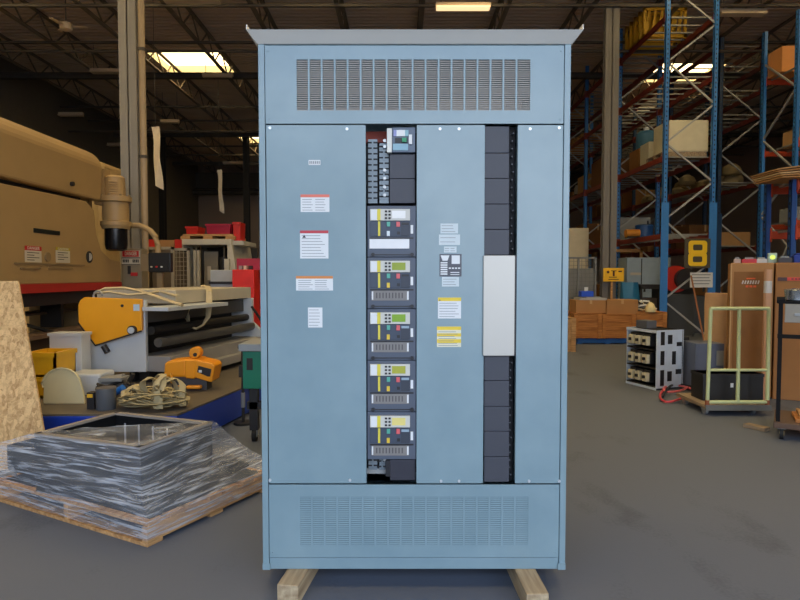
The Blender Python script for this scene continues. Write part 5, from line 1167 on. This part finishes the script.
MB().box((tx(706.5), -.035, zD-.05), (tx(772.5), -.02, zD+.005)).build('deck_edge', M('deck_edge', (120, 118, 112), .5, .4), t)
for px, y_ in ((711.5, .08), (759.5, .08), (711.5, .5), (759.5, .5)):
    x_ = tx(px); p = MB().cyl((x_-.015, y_, .045), (x_+.015, y_, .045), .045, n=18).build('wheel', grey, t, smooth=True); MB().cyl((x_-.02, y_, .045), (x_+.02, y_, .045), .012, n=8).build('axle', steel, p)
    MB().box((x_-.025, y_-.035, .04), (x_-.018, y_+.035, zD-.035)).box((x_+.018, y_-.035, .04), (x_+.025, y_+.035, zD-.035)).box((x_-.03, y_-.04, zD-.05), (x_+.03, y_+.04, zD-.035)).build('fork', steel, t)
tl = t
t = thing('black_case', 'black steel case with small white sticker on the trolley deck', 'case', (P(730, 300, 6.3).x, 6.3, zD))
a = 30/F*6.3; h_ = zz(374, 6.2)-zD
MB().box((-a, -.1, 0), (a, .16, h_)).build('case', M('case_black', (28, 28, 30), .5), t, bevel=.006); MB().box((-.03, -.103, h_*.5), (.0, -.1, h_*.66)).build('sticker', white, t); MB().box((-a-.004, -.104, h_-.03), (a+.004, .164, h_)).build('lid', blk, t)
t = thing('grey_enclosure', 'dark blue-grey electronics enclosure standing behind the trolley', 'electrical box', (P(711, 300, 7.2).x, 7.2, 0))
a, h_ = 14.5/F*7.2, zz(343.5, 7.2); MB().box((-a, 0, 0), (a, .35, h_)).build('case', M('enclosure_slate', (96, 104, 124), .5), t, bevel=.008)
MB().box((-a+.02, -.006, .03), (a*.3, 0, h_-.02)).build('door', M('enclosure_slate', (96, 104, 124), .5), t); MB().box((a*.45, -.008, h_*.55), (a*.95, 0, h_*.85)).build('vent', M('vent_pale', (140, 144, 140), .5), t); MB().box((a*.45, -.01, h_*.3), (a*.6, 0, h_*.36)).build('button', steel, t)
# black plastic part between chassis & enclosure
t = thing('black_drum', 'black steel part standing between the chassis and the slate enclosure', 'machine part', (P(693, 300, 7.5).x-.02, 7.65, 0)); MB().box((-.06, 0, 0), (.06, .25, .62)).build('body', dark, t, bevel=.01); 
# cardboard roll
t = thing('cardboard_roll', 'thick tan cardboard roll standing upright behind the trolley', 'roll', (P(717, 300, 7.9).x, 7.9, 0))
rr_ = 11/F*7.9
b = MB(); b.lathe([(rr_, 0), (rr_, .62), (rr_*.97, .66), (rr_*1.02, 1.0), (rr_*.98, zz(293, 7.9))], n=24); b.build('roll', M('roll_tan', (214, 176, 136), .8, var=.15), t, smooth=True); MB().cyl((0, 0, zz(293, 7.9)), (0, 0, zz(293, 7.9)+.003), rr_*.45, n=18).build('core', card2, t)
# two big cartons, turned a little
BR = -.45; HX = 1.55
def big(pa, Ya, w_, d_, label, base):
    t = thing('large_carton', label, 'box', (P(pa, 300, Ya).x, Ya, 0), BR)
    MB().box((0, 0, 0), (w_, d_, HX)).build('carton', base, t, bevel=.01)
    return t
Y1 = 7.0; t = big(730, Y1, .43, .55, 'tall brown carton with orange logo behind the trolley', card); wpan = .36
MB().box((.035, -.008, .04), (.035+wpan, -.001, HX-.1)).build('inset_panel', M('panel_brown', (138, 96, 58), .8, spec=.2), t); MB().box((.0, -.012, .0), (.012, 0, HX-.01)).build('edge_strip', M('pale_edge', (200, 160, 110), .8), t)
zc3 = zz(282.2, 6.95); xq = .205
f = MB().box((xq-.045, -.014, zc3+.035), (xq+.045, -.008, zc3+.05))
for k in range(3): f.box((xq-.05+k*.038, -.014, zc3-.06), (xq-.022+k*.038, -.008, zc3-.035))
f.build('orange_print', M('print_orange', (222, 96, 40), .6), t)
f = MB()
for i in range(7): f.bar((xq-.085+i*.026, -.012, zc3-.02), (xq-.075+i*.026, -.012, zc3+.02), .014, .004, up=(0, 1, 0))
f.build('pale_print', M('print_pale', (200, 186, 176), .6), t)
t = big(775, 6.79, 1.0, .6, 'wide brown carton with red tape strip at the right edge', M('carton_mid', (158, 112, 70), .85, var=.08, spec=.2))
z2 = zz(280.5, 6.75); MB().box((.02, -.006, z2), (.7, -.001, z2+.035)).build('red_tape', M('tape_red', (212, 60, 44), .5), t); MB().box((.02, -.009, z2-.004), (.11, -.006, z2+.036)).build('dark_mark', M('tape_dark', (70, 40, 36), .5), t)
f = MB()
for i in range(16): f.box((.15+i*.034, -.008, z2+.01), (.15+i*.034+.02, -.006, z2+.024))
f.build('tape_print', M('tape_dark', (70, 40, 36), .5), t)
single_tube = thing('cardboard_tube', 'long slim pinkish-tan cardboard tube standing against the brown cartons', 'tube', (P(767.5, 300, 6.68).x, 6.68, 0))
MB().cyl((0, 0, 0), (0, 0, zz(269.5, 6.68)), .04, n=16).build('tube', M('tube_tan', (196, 150, 116), .7), single_tube, smooth=True); MB().cyl((0, 0, zz(293, 6.68)), (0, 0, zz(281, 6.68)), .041, n=16).build('white_band', M('band_white', (200, 196, 190), .5), single_tube, smooth=True)
# odds and ends on the cartons
def item(nm, px, Y, w_, d_, h_, m, lab, cat, extra=None):
    t = thing(nm, lab, cat, (P(px, 300, Y).x, Y, HX), BR); MB().box((-w_/2, -d_/2, 0), (w_/2, d_/2, h_)).build('body', m, t, bevel=.006)
    if extra: extra(t, w_, d_, h_)
    return t
cap_ = lambda t, w_, d_, h_: MB().box((-w_*.3, -d_*.3, h_), (w_*.3, d_*.3, h_+.02)).build('top', grey, t)
item('red_tray', 748, 7.15, .15, .16, .05, M('toolbox_red', (186, 40, 50), .4), 'small red tray lying on the left tall carton', 'tray', cap_)
item('pale_tray', 760, 7.1, .12, .14, .05, M('tray_pale', (180, 186, 190), .5), 'pale grey tray right of the red tray on the left tall carton', 'tray', cap_)
t = item('gauge_unit', 771, 7.12, .09, .1, .12, M('gauge_pale', (170, 196, 190), .4), 'pale box with green-yellow dial on top of the cartons', 'gauge')
MB().cyl((0, -.058, .07), (0, -.05, .07), .028, n=14).build('dial', M('dial_green', (220, 240, 110), .4, emit=.5), t)
item('tool_case', 783, 7.0, .14, .2, .06, M('tool_dark', (50, 50, 60), .5), 'dark tool case on the wide carton at its left end', 'case', cap_)
item('blue_cloth', 798, 6.95, .13, .22, .09, M('cloth_blue', (30, 60, 150), .7), 'folded blue cloth on the wide carton at the right edge', 'cloth', lambda t, w_, d_, h_: MB().box((-w_*.4, -d_*.5, h_), (w_*.45, d_*.3, h_+.02)).build('fold', M('cloth_blue', (30, 60, 150), .7), t, bevel=.01))
item('paper_roll', 736, 7.12, .07, .12, .05, M('pinkish', (180, 160, 150), .6), 'small pale roll at the left corner of the tall carton top', 'roll', cap_)
# ---- black wheeled cart at the right edge ----
Yw = 5.15; t = thing('utility_cart', 'black steel wheeled cart with cream drawer and stacked boards at the right edge', 'cart', (P(781, 300, Yw).x, Yw, 0), -.57)
zt_ = zz(300, Yw); bk_ = M('cart_black', (22, 22, 24), .75, spec=.2)
for x_, y_ in ((0, 0), (0, .5), (.6, 0), (.6, .5)): MB().box((x_-.016, y_-.016, .09), (x_+.016, y_+.016, zt_ if y_ == 0 else zt_-.02)).build('leg', bk_, t)
MB().box((-.022, -.03, zt_-.03), (.62, .53, zt_-.01)).build('top_shelf', bk_, t); MB().box((-.02, -.02, zz(338, Yw)), (.6, .0, zz(334, Yw))).build('cross_bar', bk_, t); MB().cyl((-.03, 0, zt_), (.03, 0, zt_), .03, n=10).build('corner_cap', bk_, t)
dr_ = MB().box((.03, -.035, zz(322, Yw)), (.57, .45, zt_-.032)).build('drawer', M('drawer_cream', (150, 146, 136), .5), t, bevel=.004); MB().box((.1, -.05, zz(315, Yw)), (.3, -.035, zz(312.5, Yw))).build('handle', steel, dr_)
MB().box((-.03, -.06, .1), (.62, .53, .15)).build('bottom_shelf', M('shelf_wood', (96, 74, 60), .7), t, bevel=.006)
for x_, y_ in ((.03, .0), (.57, .0), (.03, .47), (.57, .47)):
    p = MB().cyl((x_-.015, y_, .05), (x_+.015, y_, .05), .05, n=18).build('wheel', rubber, t, smooth=True); MB().cyl((x_-.019, y_, .05), (x_+.019, y_, .05), .025, n=12).build('hub', M('hub_brass', (150, 130, 80), .5), p); MB().box((x_-.03, y_-.03, .09), (x_+.03, y_+.03, .1)).build('mount', steel, t)
t = thing('steel_bowl', 'small shiny steel container on top of the black cart', 'container', (P(781, 300, Yw).x+.15, Yw+.03, zt_-.01))
MB().lathe([(.07, 0), (.085, .01), (.09, .09), (.094, .095), (.09, .1), (.03, .11)], n=20).build('body', M('shiny_steel', (190, 196, 200), .2, .8), t, smooth=True)
for k in range(2):
    t = tag(MB().box((0, 0, 0), (.4, .35, .03)).build('wooden_board', pine if k else cratew, bevel=.003), ['lower wooden board lying on the cart bottom shelf', 'upper wooden board lying on the cart bottom shelf'][k], 'board', 'boards on the cart bottom shelf'); t.location = (P(781, 300, Yw).x+.12+k*.03, Yw-.05-k*.01, .15+k*.0305); t.rotation_euler = (0, 0, -.5)
t = tag(MB().box((0, 0, 0), (.09, .2, .035)).build('wood_block', oldwood, bevel=.004), 'short timber block on the floor left of the cart wheel', 'wood block'); t.location = (P(768, 300, 5.35).x, 5.35, 0); t.rotation_euler = (0, 0, .5)
